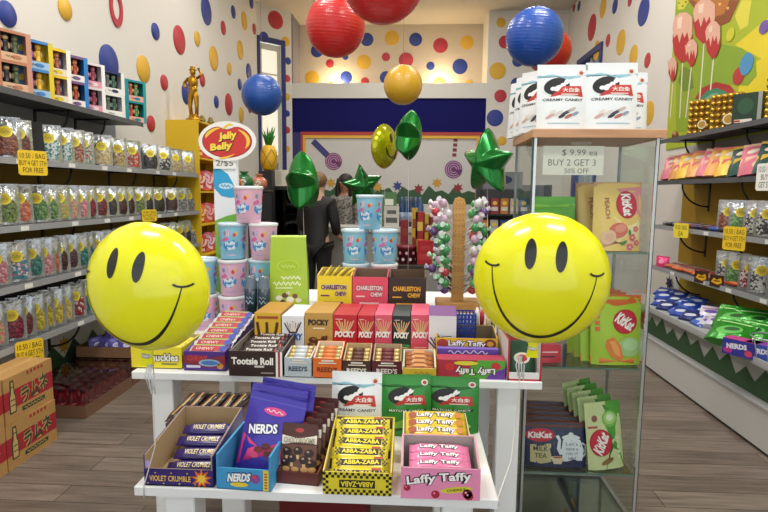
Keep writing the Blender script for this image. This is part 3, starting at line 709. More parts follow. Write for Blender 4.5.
b = tray(.46, .5, .085, .085, '#8a6548', '#6b4c38'); tag(b.done('cardboard_tray', None, (-2.375, 4.27, .199)), 'brown cardboard tray of violet bags on top of the farther drink pack', 'tray')
def plain_bag(w, h, t, c, fn=None, top=.1, back=None, r=.3, m=.15, bump=.25):
    b = B(); pouch(b, w, h, t, K(c, r, m=m, bump=bump, bs=20), K(back, .4) if back else None, top)
    if fn: fn(b, w, h)
    return b
nb = None
for i in range(8):
    loc = (-2.5+.08*(i % 4), 4.14+.22*(i//4), .206); rot = (R(-12), 0, R(70+20*math.sin(i*2)))
    if nb is None:
        b = plain_bag(.13, .13, .06, '#3a3488', lambda b, w, h: (b.ell(0, h*.5, w*.3, h*.14, '#c8c4e0', 1), squiggle(b, 0, h*.5, w*.4, h*.08, K('#2a2870'), 2)))
        nb = tag(b.done('candy_bag', None, loc, rot), 'x', 'candy bag', 'blue bags in the floor tray'); o = nb
    else: o = dup(nb, loc, rot)
    o['label'] = f'small violet candy bag in floor tray, {ORD[i % 4]} from wall in {"near" if i < 4 else "far"} row'
# ---------------------------------------------------------------- yellow bookcase end and its lollipops
t = thing('yellow_bookcase', 'tall yellow bookcase at the far end of the left shelves', 'bookcase', (-2.52, 6.5, 0)); ym = K('#e0b81c', .5); CH = 2.27
for y in (-.55, .53):
    b = B(); b.box(-.18, .18, y, y+.02, 0, CH, ym); b.done('side_panel', t)
b = B(); b.box(-.18, .18, -.53, .53, CH-.02, CH, ym); b.done('top_panel', t)
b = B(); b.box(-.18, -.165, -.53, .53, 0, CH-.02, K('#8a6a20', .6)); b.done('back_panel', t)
BSZ = (.06, .42, .78, 1.13, 1.5, 1.87)
for z in BSZ:
    b = B(); b.box(-.165, .18, -.53, .53, z-.02, z, ym); b.done('bookcase_shelf', t)
def swirl(c1, c2, loc, rz, label, rr=.085):
    b = B(); b.M = Matrix.Translation((0, 0, rr)) @ Matrix.Rotation(PI/2, 4, 'X')
    b.lathe([(.001, -.022), (rr*.8, -.02), (rr, -.008), (rr, .008), (rr*.8, .02), (.001, .022)], K(c1, .25, coat=.6), n=24)
    b.M = Matrix.Translation((0, 0, rr)); b.fy = -.0225
    for k in range(4):
        b.stroke([(rr*.1+0+(rr*.72)*(a/10)*math.cos(k*PI/2+a*.22), (rr*.72)*(a/10)*math.sin(k*PI/2+a*.22)) for a in range(11)], [rr*.1+rr*.22*a/10 for a in range(11)], c2, 1)
    return tag(b.done('swirl_candy', None, loc, (0, 0, rz)), label, 'swirl candy', 'round swirl candies in the yellow bookcase')
sc_ = [('#d8403a','#f0c8c0','red'),('#e06a8a','#f4d0d8','pink'),('#e8702a','#f6c890','orange'),('#d85a6a','#f0b0b0','rose')]
for si, z in enumerate(BSZ[2:]):
    for j in range(3):
        c = sc_[(si*2+j) % 4]
        swirl(c[0], c[1], (-2.42, 6.08+.26*j, z), R(62), f'{c[2]} round swirl candy, {ORD[j]} from near end, {["third","fourth","fifth","top"][si]} level of yellow bookcase', .12 if si < 4 else .1)
# gold statuette
t = thing('gold_statuette', 'gold standing figure statuette on top of the yellow bookcase', 'statuette', (-2.42, 6.05, CH)); gm = K('#b98a26', .3, m=.8)
b = B(); b.lathe([(.09, 0), (.09, .02), (.06, .03), (.05, .07), (.001, .07)], gm); b.done('base', t)
b = B(); b.tube([(-.03,0,.07),(-.04,0,.16),(-.03,0,.26),(0,0,.33),(0,0,.37)], .03, gm, 10, [.02,.022,.03,.045,.05]); b.tube([(.03,0,.07),(.035,0,.16),(.03,0,.26),(0,0,.33)], .03, gm, 10, [.02,.022,.03,.045])
b.tube([(0,0,.34),(0,0,.42),(0,0,.46),(0,0,.49)], .05, gm, 12, [.045,.055,.05,.02]); b.tube([(-.05,0,.46),(-.1,-.01,.4),(-.07,-.05,.35)], .016, gm, 8); b.tube([(.05,0,.46),(.1,-.01,.5),(.07,-.02,.56)], .016, gm, 8)
b.ball((0,0,.525), .032, .034, .04, gm); b.lathe([(.045,.545),(.03,.55),(.028,.58),(.001,.585)], gm, n=14); b.done('figure', t)
for i, x in enumerate((-.02, .1)):
    b = B(); b.lathe([(.035, 0), (.04, .05), (.03, .055), (.02, .09), (.001, .1)], K('#7a6a2a', .4, m=.3), n=14)
    tag(b.done('trinket_jar', None, (-2.42+x*.3, 6.3+i*.17, CH)), f'small olive jar on top of the yellow bookcase, {"nearer" if i == 0 else "farther"} one', 'jar', 'small jars on the yellow bookcase')
# ================================================================ white display table and the low bench in front of it
wt = K('#eceeee', .45, mottle=.03, bs=5)
TZ, BZ, RZ3 = .82, .70, .96
t = thing('display_table', 'white painted display table holding the candy boxes and tubs', 'table', (0, 0, 0))
b = B(); b.bbox(-1.05, .485, 1.945, 3.0, TZ-.028, TZ, wt, .003); b.done('tabletop', t)
for x in (-.94, .368):
    for y in (2.0, 2.72):
        b = B(); b.bbox(x-.042, x+.042, y-.042, y+.042, 0, TZ-.029, wt, .004); b.done('leg', t)
b = B(); b.box(-.895, .318, 2.71, 2.735, .70, TZ-.029, wt); b.done('apron', t)
b = B(); b.bbox(-.57, .42, 2.42, 2.98, TZ+.001, RZ3, wt, .003); b.done('riser', t)
t = thing('display_bench', 'low white bench with open candy boxes, pushed against the display table', 'bench', (0, 0, 0))
b = B(); b.bbox(-.745, .24, 1.365, 1.93, BZ-.026, BZ, wt, .003); b.done('bench_top', t)
for x in (-.63, .135):
    for y in (1.43, 1.87):
        b = B(); b.bbox(x-.042, x+.042, y-.042, y+.042, 0, BZ-.027, wt, .004); b.done('leg', t)
b = B(); b.box(-.585, .09, 1.86, 1.885, .58, BZ-.027, wt); b.done('apron', t)
b = B(); b.box(-.17, .17, -.12, .12, 0, .34, K('#6e1418', .5)); b.box(-.175, .175, -.125, .125, .34, .36, K('#84181c', .5)); tag(b.done('storage_bin', None, (-.33, 2.1, 0)), 'dark red bin on the floor under the display table', 'bin')

def place_tray(px0, px1, py1, z, d, lip, back, col, inner='#b79a78', low=None, dx=0):
    p0, p1 = onZ(px0, py1, z), onZ(px1, py1, z)
    w = p1.x-p0.x; y = (p0.y+p1.y)/2
    b = tray(w, d, lip, back, col, inner, low=low)
    return b, w, Vector(((p0.x+p1.x)/2+dx, y+d/2, z+.0005))
def put(b, name, loc, label, cat, group=None, rot=(0,0,0)):
    return tag(b.done(name, None, loc, rot), label, cat, group)
def bars(proto_fn, name, spots, labels, cat, group):
    o0 = None
    for (loc, rot), lb in zip(spots, labels):
        if o0 is None: o0 = tag(proto_fn().done(name, None, loc, rot), lb, cat, group)
        else: dup(o0, loc, rot, lb, group)
def checker(b, u0, v0, nu, nv, s, c1, l=1, par=0):
    for i in range(nu):
        for j in range(nv):
            if (i+j+par) % 2: b.rect(u0+i*s, v0+j*s, u0+(i+1)*s, v0+(j+1)*s, c1, l)
# --- bench: violet honeycomb bars
b, w, L = place_tray(143.5, 214.5, 486.5, BZ, .27, .048, .118, '#2e1f66', '#a98f6c', .088)
b.rect(-w/2+.004, .004, w/2-.004, .045, '#32206e', 1); b.txt('VIOLET CRUMBLE', -.024, .022, w*.6, .016, '#f0c24a', 2, off=.02)
b.star(w*.33, .024, .03, '#d9682a', 2, n=9, k=.5); b.star(w*.33, .024, .018, '#f4c84a', 3, n=9, k=.5)
for i in range(8): b.rect(-w*.46+i*.022, .006+.03*(i % 2), -w*.46+i*.022+.004, .009+.03*(i % 2), '#e8c860', 2)
b.ell(-w/2+.012, .062, .007, .012, '#b9a4d8', 2)
put(b, 'display_carton', L, 'purple open carton of honeycomb bars at the left front of the low bench', 'display carton')
sp = []; lb = []
for k in range(4):
    sp.append(((L.x+.012+.006*math.sin(k*2), L.y-.055+k*.042, BZ+.006+k*.019), (R(22), 0, R(4*math.sin(k*3)+3))))
    lb.append(f'purple honeycomb candy bar in the violet carton, {ORD[k]} from the front')
bars(lambda: bar(.155, .042, .02, '#2b1c62', None, 'VIOLET CRUMBLE', '#e8d7a8'), 'candy_bar', sp, lb, 'candy bar', 'bars in the violet carton')
# --- bench: dark chocolate bars behind it
L = Vector((onZ(214, 421, BZ).x-.01, 1.8, BZ+.0005)); w = .235
b = tray(w, .2, .03, .06, '#4a2b20', '#5a4030'); put(b, 'display_carton', L, 'low brown carton of dark bars behind the violet carton', 'display carton')
sp = []; lb = []
for k in range(6):
    sp.append(((L.x-.092+k*.037, L.y-.005, BZ+.043+.004*(k % 2)), (R(-9), R(-17), R(90-18+5*math.sin(k*2))))); lb.append(f'dark brown and gold wrapped bar in the low brown carton, {ORD[k]} from the left')
def dkbar():
    b = bar(.165, .034, .02, '#2a1712', '#3a2018', None); b.rect(-.06, -.009, .06, .0, '#b08a4a', 2); b.rect(-.01, -.012, .03, -.008, '#d8d0c0', 2); return b
bars(dkbar, 'candy_bar', sp, lb, 'candy bar', 'dark bars behind the violet carton')
# --- bench: blue carton of candy bags
b, w, L = place_tray(217.5, 274, 490.5, BZ, .21, .06, .1, '#3f9ad0', '#3f8ab8', .098)
b.txt('NERDS', -.012, .036, w*.42, .024, '#f4f6f8', 3, off=.05, shear=.2, rot=.05); b.txt('NERDS', -.012, .036, w*.45, .03, '#1f3f78', 2, off=.09, shear=.2, rot=.05)
b.ell(-.012, .016, .025, .007, '#e9d23a', 2); b.ell(w*.22, .034, .013, .013, '#8a4a9a', 2); b.ell(w*.2, .04, .006, .006, '#c84a5a', 3)
b.rect(w*.36, .002, w*.46, .06, '#ecd02e', 2)
for i in range(6): b.rect(w*.385, .008+i*.008, w*.435, .012+i*.008, '#b0403a', 3)
put(b, 'display_carton', L, 'light blue open carton of candy bags on the low bench, right of the violet carton', 'display carton', None, (0, 0, R(-3)))
def nerdbag():
    b = plain_bag(.17, .215, .045, '#4034a0', None, .1, None, .28, .2, .35); w, h = .17, .215
    b.poly([(-w*.46,.012),(w*.46,.012),(w*.46,h*.34),(w*.15,h*.42),(-w*.1,h*.3),(-w*.46,h*.46)], '#c4286a', 1)
    b.txt('NERDS', -.022, h*.56, w*.54, .032, '#1c1f5c', 2, off=.09, rot=.2); b.txt('NERDS', -.022, h*.56, w*.5, .026, '#f2f2f6', 3, off=.04, rot=.2)
    b.ell(.0, h*.8, w*.2, .011, '#d64a8a', 2); squiggle(b, 0, h*.8, w*.3, .006, K('#f4e0ea'), 3, 3, .002)
    for (u, v, c) in ((-.02,.3,'#7a2f1c'),(.0,.36,'#5c2418'),(.025,.33,'#8a3a22'),(.01,.27,'#5c2418'),(-.03,.22,'#d84a7a'),(.04,.2,'#e06a9a')): b.ell(u, v*h, .013, .008, c, 3)
    b.rect(-w/2, h*.91, w/2, h*.93, '#5a50b8', 1)
    return b
o = tag(nerdbag().done('candy_bag', None, (L.x+.022, L.y-.02, BZ+.006), (R(-16), R(9), R(-6))), 'shiny blue and pink candy bag standing in front in the light blue carton', 'candy bag', 'bags in the light blue carton')
dup(o, (L.x+.026, L.y+.03, BZ+.016), (R(-13), R(7), R(-3)), 'shiny blue candy bag in the light blue carton, directly behind the front one')
dup(o, (L.x+.05, L.y+.075, BZ+.02), (R(-10), R(5), R(-8)), 'shiny blue candy bag at the back of the light blue carton')
# --- bench: mushroom chocolate bags
p = onZ(302, 485, BZ); L = Vector((p.x, p.y+.14, BZ+.0005))
b = tray(.118, .28, .035, .05, '#5a201c', '#6a3a2c'); put(b, 'display_carton', L, 'low dark brown carton of chocolate bags, between the blue and the yellow checked cartons', 'display carton', None, (0, 0, R(-5)))
def choco():
    w, h = .105, .15
    b = plain_bag(w, h, .022, '#4d211a', None, .08, None, .35, .1, .2)
    b.rect(-w/2, .0, w/2, h*.1, '#6b2a20', 1); b.poly([(-w*.48,h*.78),(w*.48,h*.8),(w*.48,h*.64),(-w*.48,h*.6)], '#e4ddd0', 1)
    b.txt('CHOCOROOMS', 0, h*.7, w*.84, h*.1, '#2a1410', 2, off=.03); b.txt('CHOCOROOMS', 0, h*.7, w*.82, h*.085, '#d8c8a0', 3, off=.0)
    b.rect(-w*.48, h*.12, w*.48, h*.62, '#6a4434', 1)
    for (u, v) in ((-.3,.5),(.0,.52),(.3,.48),(-.15,.38),(.18,.36),(-.34,.3),(.36,.3)): b.ell(u*w, v*h, .0135, .011, '#2c140e', 3); b.ell(u*w-.003, v*h+.004, .004, .003, '#a88a78', 4); b.rect(u*w-.004, v*h-.022, u*w+.004, v*h-.008, '#d8b078', 2)
    for u in (-.3, -.05, .2, .4): b.ell(u*w, h*.19, .011, .007, '#c89a5c', 3)
    b.ell(0, h*.88, w*.12, .006, '#b03a3a', 2)
    return b
o = None
for k in range(6):
    loc = (L.x+.006*(k-2)-.006, L.y-.118+k*.04, BZ+.0045); rot = (R(-15), 0, R(-5+2*math.sin(k*2)))
    lb = f'brown mushroom chocolate bag in the dark brown carton, {ORD[k]} from the front'
    if o is None: o = tag(choco().done('chocolate_bag', None, loc, rot), lb, 'chocolate bag', 'chocolate bags on the low bench')
    else: dup(o, loc, rot, lb)
# --- bench: yellow checked bars
b, w, L = place_tray(322.5, 391.5, 495, BZ, .25, .062, .112, '#d8c62a', '#8a7a50', .065)
b.rect(-w/2, 0, w/2, .062, '#e0cf2c', 1)
s = w/24; checker(b, -w/2, .0, 24, 2, s, '#1c1a16', 2); checker(b, -w/2, .062-2*s, 24, 2, s, '#1c1a16', 2); checker(b, -w/2, 2*s, 2, 5, s, '#1c1a16', 2); checker(b, w/2-2*s, 2*s, 2, 5, s, '#1c1a16', 2)
b.rect(-w*.26, .02, w*.26, .042, '#1c1a16', 3); b.txt('ABBA-ZABA', 0, .031, w*.48, .015, '#ecd92e', 4, rot=PI, off=.03)
put(b, 'display_carton', L, 'yellow and black checked open carton in the middle of the low bench', 'display carton')
def abba():
    b = bar(.165, .045, .02, '#e2cf30', None, None); b.rect(-.055, -.009, .055, .011, '#1c1a16', 1, 1); b.txt('ABBA-ZABA', 0, .001, .1, .014, '#ecd92e', 3, off=.03)
    for u in (-.07, .058):
        for i in range(3):
            for j in range(4):
                if (i+j) % 2: b.rect(u+i*.005, -.012+j*.006, u+i*.005+.005, -.006+j*.006, '#1c1a16', 2, 1)
    b.rect(.035, .012, .06, .018, '#b03a2a', 2, 1)
    return b
sp = []; lb = []
for k in range(6):
    sp.append(((L.x+.005*math.sin(k*2.2), L.y-.078+k*.034, BZ+.022+k*.0145), (R(28), 0, R(3*math.sin(k*1.7))))); lb.append(f'yellow and black checked candy bar in the checked carton, {ORD[k]} from the front')
bars(abba, 'candy_bar', sp, lb, 'candy bar', 'bars in the yellow checked carton')
# --- bench: pink taffy carton and the yellow one behind
b, w, L = place_tray(400.5, 479.5, 499.5, BZ, .13, .085, .118, '#e58bb0', '#a89a98', .087)
b.rect(-w/2, 0, w/2, .085, '#e88fb6', 1)
def laffy(b, u, v, ww, hh, l=2, rot=0, c='#f8f4f4', o='#241a1e'):
    b.txt('Laffy Taffy', u, v, ww, hh*1.1, o, l, rot=rot, off=.11, arch=.35); b.txt('Laffy Taffy', u, v, ww*.97, hh, c, l+1.5, rot=rot, off=.03, arch=.35)
laffy(b, -.004, .055, w*.84, .030, 2, .1)
b.ell(w*.2, .028, w*.2, .0085, '#d8cf3a', 2, .12); b.txt('CHERRY', w*.2, .028, w*.24, .007, '#4a3a1a', 3, rot=.12)
for (u, v, r_) in ((-w*.06,.014,.011),(w*.34,.018,.013),(w*.36,.012,.012),(-w*.42,.03,.009)): b.ell(u, v, r_, r_, '#a61f3a', 2); b.ell(u-r_*.3, v+r_*.3, r_*.25, r_*.25, '#e89aa8', 3)
put(b, 'display_carton', L, 'pink open taffy carton at the right front of the low bench', 'display carton')
pt = lambda: (lambda q: (laffy(q, 0, 0, .11, .016, 1), q)[1])(bar(.165, .036, .016, '#e07aa6'))
bars(pt, 'taffy_bar', [((L.x, L.y-.03+k*.033, BZ+.07+.006*k), (R(15), 0, R(1-k))) for k in range(3)], [f'pink wrapped taffy bar in the pink carton, {ORD[k]} from the front' for k in range(3)], 'taffy bar', 'bars in the pink carton')
p = onZ(437, 446, .775); LX = p.x
b = tray(.2, .16, .075, .095, '#e6d8a0', '#8a7c68', low=.085); put(b, 'display_carton', (LX, 1.62, BZ+.0005), 'cream open taffy carton behind the pink one on the low bench', 'display carton')
def ylaf(): 
    q = bar(.185, .042, .018, '#e6c62e'); laffy(q, 0, 0, .12, .02, 1); q.ell(-.07, 0, .014, .012, '#a04a2a', 1); q.ell(.072, .002, .012, .012, '#d08a2a', 1); return q
bars(ylaf, 'taffy_bar', [((LX, 1.585+k*.036, BZ+.075+.008*k), (R(28), 0, R(k-1))) for k in range(3)], [f'yellow wrapped taffy bar in the cream carton, {ORD[k]} from the front' for k in range(3)], 'taffy bar', 'bars in the cream carton')
# --- soft milk candy bags (white, green)
def milk_bag(bg, wave, band='#c43a34', low='#dfe8ea', w=.17, h=.235):
    b = plain_bag(w, h, .05, bg, None, .1, None, .3, .05, .3)
    b.poly([(-w*.5,h*.83),(-w*.2,h*.85),(w*.1,h*.8),(w*.5,h*.84),(w*.5,h*.80),(w*.1,h*.765),(-w*.2,h*.82),(-w*.5,h*.79)], wave, 1)
    b.ell(w*.37, h*.87, w*.07, w*.07, '#e8dcd4', 2); b.ell(w*.37, h*.87, w*.04, w*.04, '#a84a3a', 3)
    b.ell(-w*.12, h*.66, w*.26, h*.13, '#17181c', 2, .25)
    for (u, v, a, c, r_) in ((-.08,.63,.11,.045,.35),(.0,.675,.055,.035,.2),(.06,.73,.03,.05,-.5),(.1,.72,.025,.045,-.8),(-.2,.62,.05,.03,.3)): b.ell(u*w, v*h, a*w, c*h, '#eef0f0', 3, r_)
    b.poly([(-w*.26,h*.5),(w*.0,h*.66),(w*.36,h*.665),(w*.4,h*.5)], band, 4)
    b.txt('大白兔', w*.16, h*.6, w*.34, h*.07, '#f4e8e0', 6, off=.03); b.rect(-.04*w, h*.525, w*.3, h*.542, '#e8c8c0', 6)
    return b, w, h
def white_bag():
    b, w, h = milk_bag('#e9eef0', '#8fc0d0')
    b.txt('CREAMY CANDY', 0, h*.45, w*.8, h*.04, '#2a2426', 3, off=.02)
    for (u, v, r_, c) in ((-.25,.2,.1,'#c8a8a0'),(-.1,.24,.12,'#d8d4d0'),(.06,.25,.12,'#484450'),(.18,.3,.09,'#c8b8b0'),(.12,.2,.1,'#b86a5a'),(-.02,.2,.08,'#34343c'),(-.2,.26,.07,'#e0d8d0'),(.25,.24,.08,'#8a9ab0')): b.ell(u*w, v*h, r_*w, .024*h, c, 2, .5)
    b.rect(-w*.3, h*.085, w*.34, h*.1, '#a8c4d4', 2)
    return b
def green_bag():
    b, w, h = milk_bag('#2f8a34', '#1f6a2a')
    b.rect(-w*.36, h*.4, w*.4, h*.44, '#123a18', 2); b.txt('MATCHA CANDY', 0, h*.42, w*.7, h*.035, '#dff0d8', 3)
    b.poly([(-w*.5,0),(w*.5,0),(w*.5,h*.16),(0,h*.3),(-w*.5,h*.2)], '#1c5a26', 1); b.ell(-w*.1, h*.2, w*.2, h*.06, '#7ab648', 2, .3); b.ell(w*.2, h*.16, w*.16, h*.05, '#a8d070', 2, -.3)
    return b
x, y, z, w, h = fitY(331, 373.5, 381, 433, 1.70, BZ)
s0 = h/.235
wb = tag(white_bag().done('milk_candy_bag', None, (x, y, BZ), (R(-6), 0, R(-2))), 'white milk candy bag at back of low bench, left of two green bags', 'candy bag', 'milk candy bags'); wb.scale = (w/.17, 1, s0)
x2, y2, _, w2, h2 = fitY(379, 376, 424, 433, 1.745, BZ)
gb = tag(green_bag().done('milk_candy_bag', None, (x2+.015, y2, BZ), (R(-6), 0, R(4))), 'green milk candy bag at the back of the low bench, next to the white bag', 'candy bag', 'milk candy bags'); gb.scale = (w/.17, 1, h2/.235)
x3, y3, _, w3, h3 = fitY(424, 378, 478, 433, 1.775, BZ)
g2 = dup(gb, (x3, y3, BZ), (R(-5), 0, R(-3)), 'green milk candy bag at the right back end of the low bench'); g2.scale = (w3/.17, 1, h3/.235)
# ================================================================ display table, front row
b, w, L = place_tray(130, 182.5, 369, TZ, .2, .085, .086, '#ecd92a', '#c8b88a', .085)
b.txt('Chuckles', .02, .045, w*.66, .03, '#f4f2e8', 3, off=.03); b.txt('Chuckles', .02, .045, w*.69, .036, '#2a2a20', 2, off=.1); b.rect(w*.1, .016, w*.4, .022, '#7a7a40', 2)
put(b, 'display_carton', L+Vector((0, .005, 0)), 'yellow candy carton at the left end of the display table, half behind the smiley balloon', 'display carton')
bars(lambda: bar(.16, .036, .018, '#e8d62e', '#d8b82a', None), 'candy_bar', [((L.x, L.y-.06+k*.04, TZ+.068), (R(12), 0, 0)) for k in range(4)], [f'yellow wrapped bar in carton behind left smiley balloon, {ORD[k]} from the front' for k in range(4)], 'candy bar', 'bars in the yellow carton')
b, w, L = place_tray(183.5, 226, 371, TZ, .36, .075, .11, '#4f2a86', '#6a5a8a', .075)
b.poly([(-w/2,.06),(w*.1,.05),(w*.5,.062),(w*.5,.02),(w*.1,.012),(-w/2,.03)], '#8a2438', 1); b.txt('CHEWY', -w*.16, .05, w*.5, .022, '#c23a3a', 2, off=.05)
b.ell(w*.12, .032, w*.26, .014, '#9ab8d8', 3); b.ell(w*.12, .032, w*.2, .009, '#4a78b8', 4); b.ell(w*.38, .02, w*.08, .012, '#c88a3a', 3); b.rect(-w*.44, .012, -w*.1, .022, '#d8d4e8', 2)
put(b, 'display_carton', L, 'purple open carton of chewy candy on display table, left of dark brown carton', 'display carton')
def chew():
    b = bar(.16, .05, .022, '#e6e2e4', '#b02f38', None); b.rect(-.06, -.018, .03, .015, '#a02530', 1.5, 1); b.txt('CHEWY', -.01, -.002, .07, .016, '#e8c0b8', 3, off=.02); b.rect(-.06, .017, .06, .022, '#8fb43a', 2, 1); b.ell(.062, 0, .016, .018, '#35409a', 3); return b
sp = [((L.x+.004*k, L.y-.135+k*.043, TZ+.058+k*.0125), (R(24), 0, R(-2+2*math.sin(k*2)))) for k in range(7)]
bars(chew, 'candy_bar', sp, [f'red and white wrapped chewy bar in the purple carton, {ORD[k]} from the front' for k in range(7)], 'candy bar', 'chewy bars in the purple carton')
b, w, L = place_tray(228.5, 283, 376.5, TZ, .31, .095, .105, '#33190f', '#8a837c', .095)
b.rect(-w/2, 0, w/2, .095, '#2e1610', 1); b.txt('Tootsie Roll', -.012, .058, w*.78, .028, '#f2eee6', 2, off=.04); b.rect(-w*.02, .034, w*.16, .042, '#cfc6bc', 2); b.rect(w*.1, .012, w*.34, .016, '#a8a098', 2)
for i, c in enumerate(('#f0ece6', '#a02a2a', '#f0ece6')): b.rect(w*.38+i*w*.04, 0, w*.38+(i+1)*w*.04, .095, c, 3)
put(b, 'display_carton', L, 'dark brown open carton with red and white stripes, front edge of display table', 'display carton')
def toot():
    b = bar(.16, .034, .02, '#2a1410', '#38201a', 'Tootsie Roll', '#e8e2da'); b.rect(.062, -.01, .066, .01, '#c8403a', 2, 1); return b
bars(toot, 'candy_roll', [((L.x+.008*math.sin(k*2), L.y-.105+k*.042, TZ+.07+k*.0035), (R(20), 0, R(3*math.sin(k)))) for k in range(6)], [f'dark brown wrapped candy roll in the striped brown carton, {ORD[k]} from the front' for k in range(6)], 'candy roll', 'rolls in the striped brown carton')
def reed(px0, px1, py, c, tc, inner, lip, back, rc, nm, rev=False):
    b, w, L = place_tray(px0+.4, px1-.4, py, TZ, .12, lip, back, c, inner, lip+.003)
    b.txt("REED'S", 0, .033, w*.7, .019, tc, 2, off=.03); b.rect(-w*.3, lip*.74, w*.32, lip*.8, '#e6dccb', 2); b.rect(-w*.2, lip*.85, w*.22, lip*.93, '#e6dccb', 2)
    put(b, 'display_carton', L, f'{nm} small open carton of candy rolls on the front edge of the display table', 'display carton', 'row of small candy roll cartons')
    def rl():
        q = B(); q.M = Matrix.Rotation(PI/2, 4, 'Y'); l2 = w*.43
        q.lathe([(.001,-l2),(.0105,-l2+.002),(.0105,-l2*.5)], K('#c9b27a', .35, m=.4), n=12); q.lathe([(.0107,-l2*.5),(.0107,l2*.5)], K(rc, .4), n=12); q.lathe([(.0105,l2*.5),(.0105,l2-.002),(.001,l2)], K('#c9b27a', .35, m=.4), n=12)
        q.M = Matrix(); q.W = lambda u, v, n: (u, -(.0107+n)*math.cos(v/.0107), (.0107+n)*math.sin(v/.0107)); q.rect(-l2*.35, -.003, l2*.35, .005, '#ece4d6', 1, 2); return q
    sp = []; k = 0
    for r_ in range(4): sp.append(((L.x, L.y-.036+r_*.023, TZ+lip-.012+r_*.0075), (R(25), 0, 0)))
    bars(rl, 'candy_roll', sp, [f'small candy roll in the {nm} carton, {ORD[i]} from the front' for i in range(4)], 'candy roll', f'rolls in the {nm} carton')
    return L
reed(284, 312, 377.5, '#b4bfc6', '#2a3a44', '#c4c8c8', .073, .085, '#c8d0d4', 'silver grey')
L = reed(312.5, 342, 378.5, '#dd6a1e', '#6a2a10', '#e2cdb4', .075, .108, '#d87a3a', 'orange')
reed(342, 371, 379.5, '#44241a', '#f0e8dc', '#c8a878', .07, .104, '#5a3020', 'dark brown')
reed(371.5, 402, 380, '#5a1622', '#e8d8d4', '#b89a7a', .07, .103, '#6a2028', 'maroon')
b, w, L = place_tray(402.5, 436, 381.5, TZ, .12, .048, .085, '#e0b83a', '#d8ccc0', .055)
squiggle(b, w*.1, .03, w*.5, .01, K('#b87a2a'), 2); b.rect(-w*.4, .012, w*.2, .018, '#c8962a', 2)
put(b, 'display_carton', L, 'low yellow carton of caramel rolls beside the maroon carton on the table edge', 'display carton')
bars(lambda: bar(.1, .026, .02, '#a8602a', '#c88a4a', None), 'caramel_roll', [((L.x, L.y-.036+k*.025, TZ+.038+k*.009), (R(20), 0, 0)) for k in range(4)], [f'brown caramel roll in the low yellow carton, {ORD[k]} from the front' for k in range(4)], 'caramel', 'rolls in the low yellow carton')
# taffy cartons on the right of the front row
p0, p1 = onZ(438, 385, TZ), onZ(509, 388, TZ); w = p1.x-p0.x; LX = (p0.x+p1.x)/2; yq = 1.955
b = carton(w, .07, .072, '#5aa83a', '#b23a52', '#6a3a9a'); b.poly([(-w/2,.072),(w*.1,.072),(-w*.2,0),(-w/2,0)], '#b8304a', 1); b.poly([(w*.5,.0),(w*.5,.045),(w*.28,.02),(w*.2,0)], '#6a3a9a', 1)
laffy(b, w*.06, .034, w*.6, .03, 2, PI); b.ell(-w*.32, .045, .018, .016, '#d83a3a', 2); b.ell(w*.36, .05, .018, .014, '#c8303a', 2); b.ell(-w*.08, .06, w*.18, .008, '#e6d83a', 2)
put(b, 'taffy_carton', (LX, yq+.04, TZ), 'green red and purple taffy carton, lettering upside down, right of front row', 'candy carton')
b = carton(w*.94, .03, .09, '#5c46a8', '#7a62c0'); squiggle(b, 0, .078, w*.6, .012, K('#d8d0f0'), 2, 5, .004); put(b, 'taffy_carton', (LX-.005, yq+.1, TZ), 'purple taffy carton standing between the green one and the yellow one', 'candy carton')
b = tray(w*.95, .12, .12, .145, '#e2b428', '#6a5a44', low=.122); laffy(b, 0, .095, w*.6, .028, 2, -.03); b.ell(-w*.38, .098, .022, .018, '#a83a2a', 2); b.ell(w*.36, .098, .024, .02, '#7a3a1a', 2); b.ell(w*.36, .098, .013, .011, '#d8a03a', 3); b.rect(-w*.3, .07, w*.2, .078, '#c83a3a', 2)
put(b, 'display_carton', (LX-.005, yq+.19, TZ), 'yellow and red open taffy carton behind the purple one on the right of the table', 'display carton')
# white carton with red edging at the table corner
x, y, z, w, h = fitY(512, 340, 547, 384, 1.955, TZ); w = .124; x = .42
b = B(); wc, rc = K('#e8e8e6', .45), K('#b82a34', .45); d = .24; X = w/2
b.box(-X, X, 0, d, 0, .004, wc); b.box(-X, -X+.004, 0, d, .004, h, wc); b.box(X-.004, X, 0, d, .004, h, wc); b.box(-X+.004, X-.004, d-.004, d, .004, h, wc); b.box(-X+.004, X-.004, 0, .004, .004, h*.2, wc)
b.fy = -.0005; e = .007
b.rect(-X, 0, X, e, rc, 1); b.rect(-X, 0, -X+e, h, rc, 1); b.rect(X-e, 0, X, h, rc, 1); b.box(-X-.001, -X+.005, 0, d, h, h+.002, rc); b.box(X-.005, X+.001, 0, d, h, h+.002, rc)
put(b, 'display_carton', (x, y, TZ), 'white open carton with red edges at the right front corner of the display table', 'display carton')
for i, (c, dy, nm) in enumerate((('#274a34', .05, 'dark green'), ('#a82a30', .1, 'red'), ('#2c5a3c', .15, 'green'))):
    b = plain_bag(.1, .13, .03, c, lambda b, w, h: (b.ell(0, h*.5, w*.3, h*.16, '#e0d8cc', 1), b.ell(0, h*.5, w*.2, h*.1, '#b8303a', 2)))
    put(b, 'candy_bag', (x, y+dy, TZ+.005), f'small {nm} candy bag inside the white and red edged carton', 'candy bag', 'bags in the red edged carton', (R(-10), 0, 0))
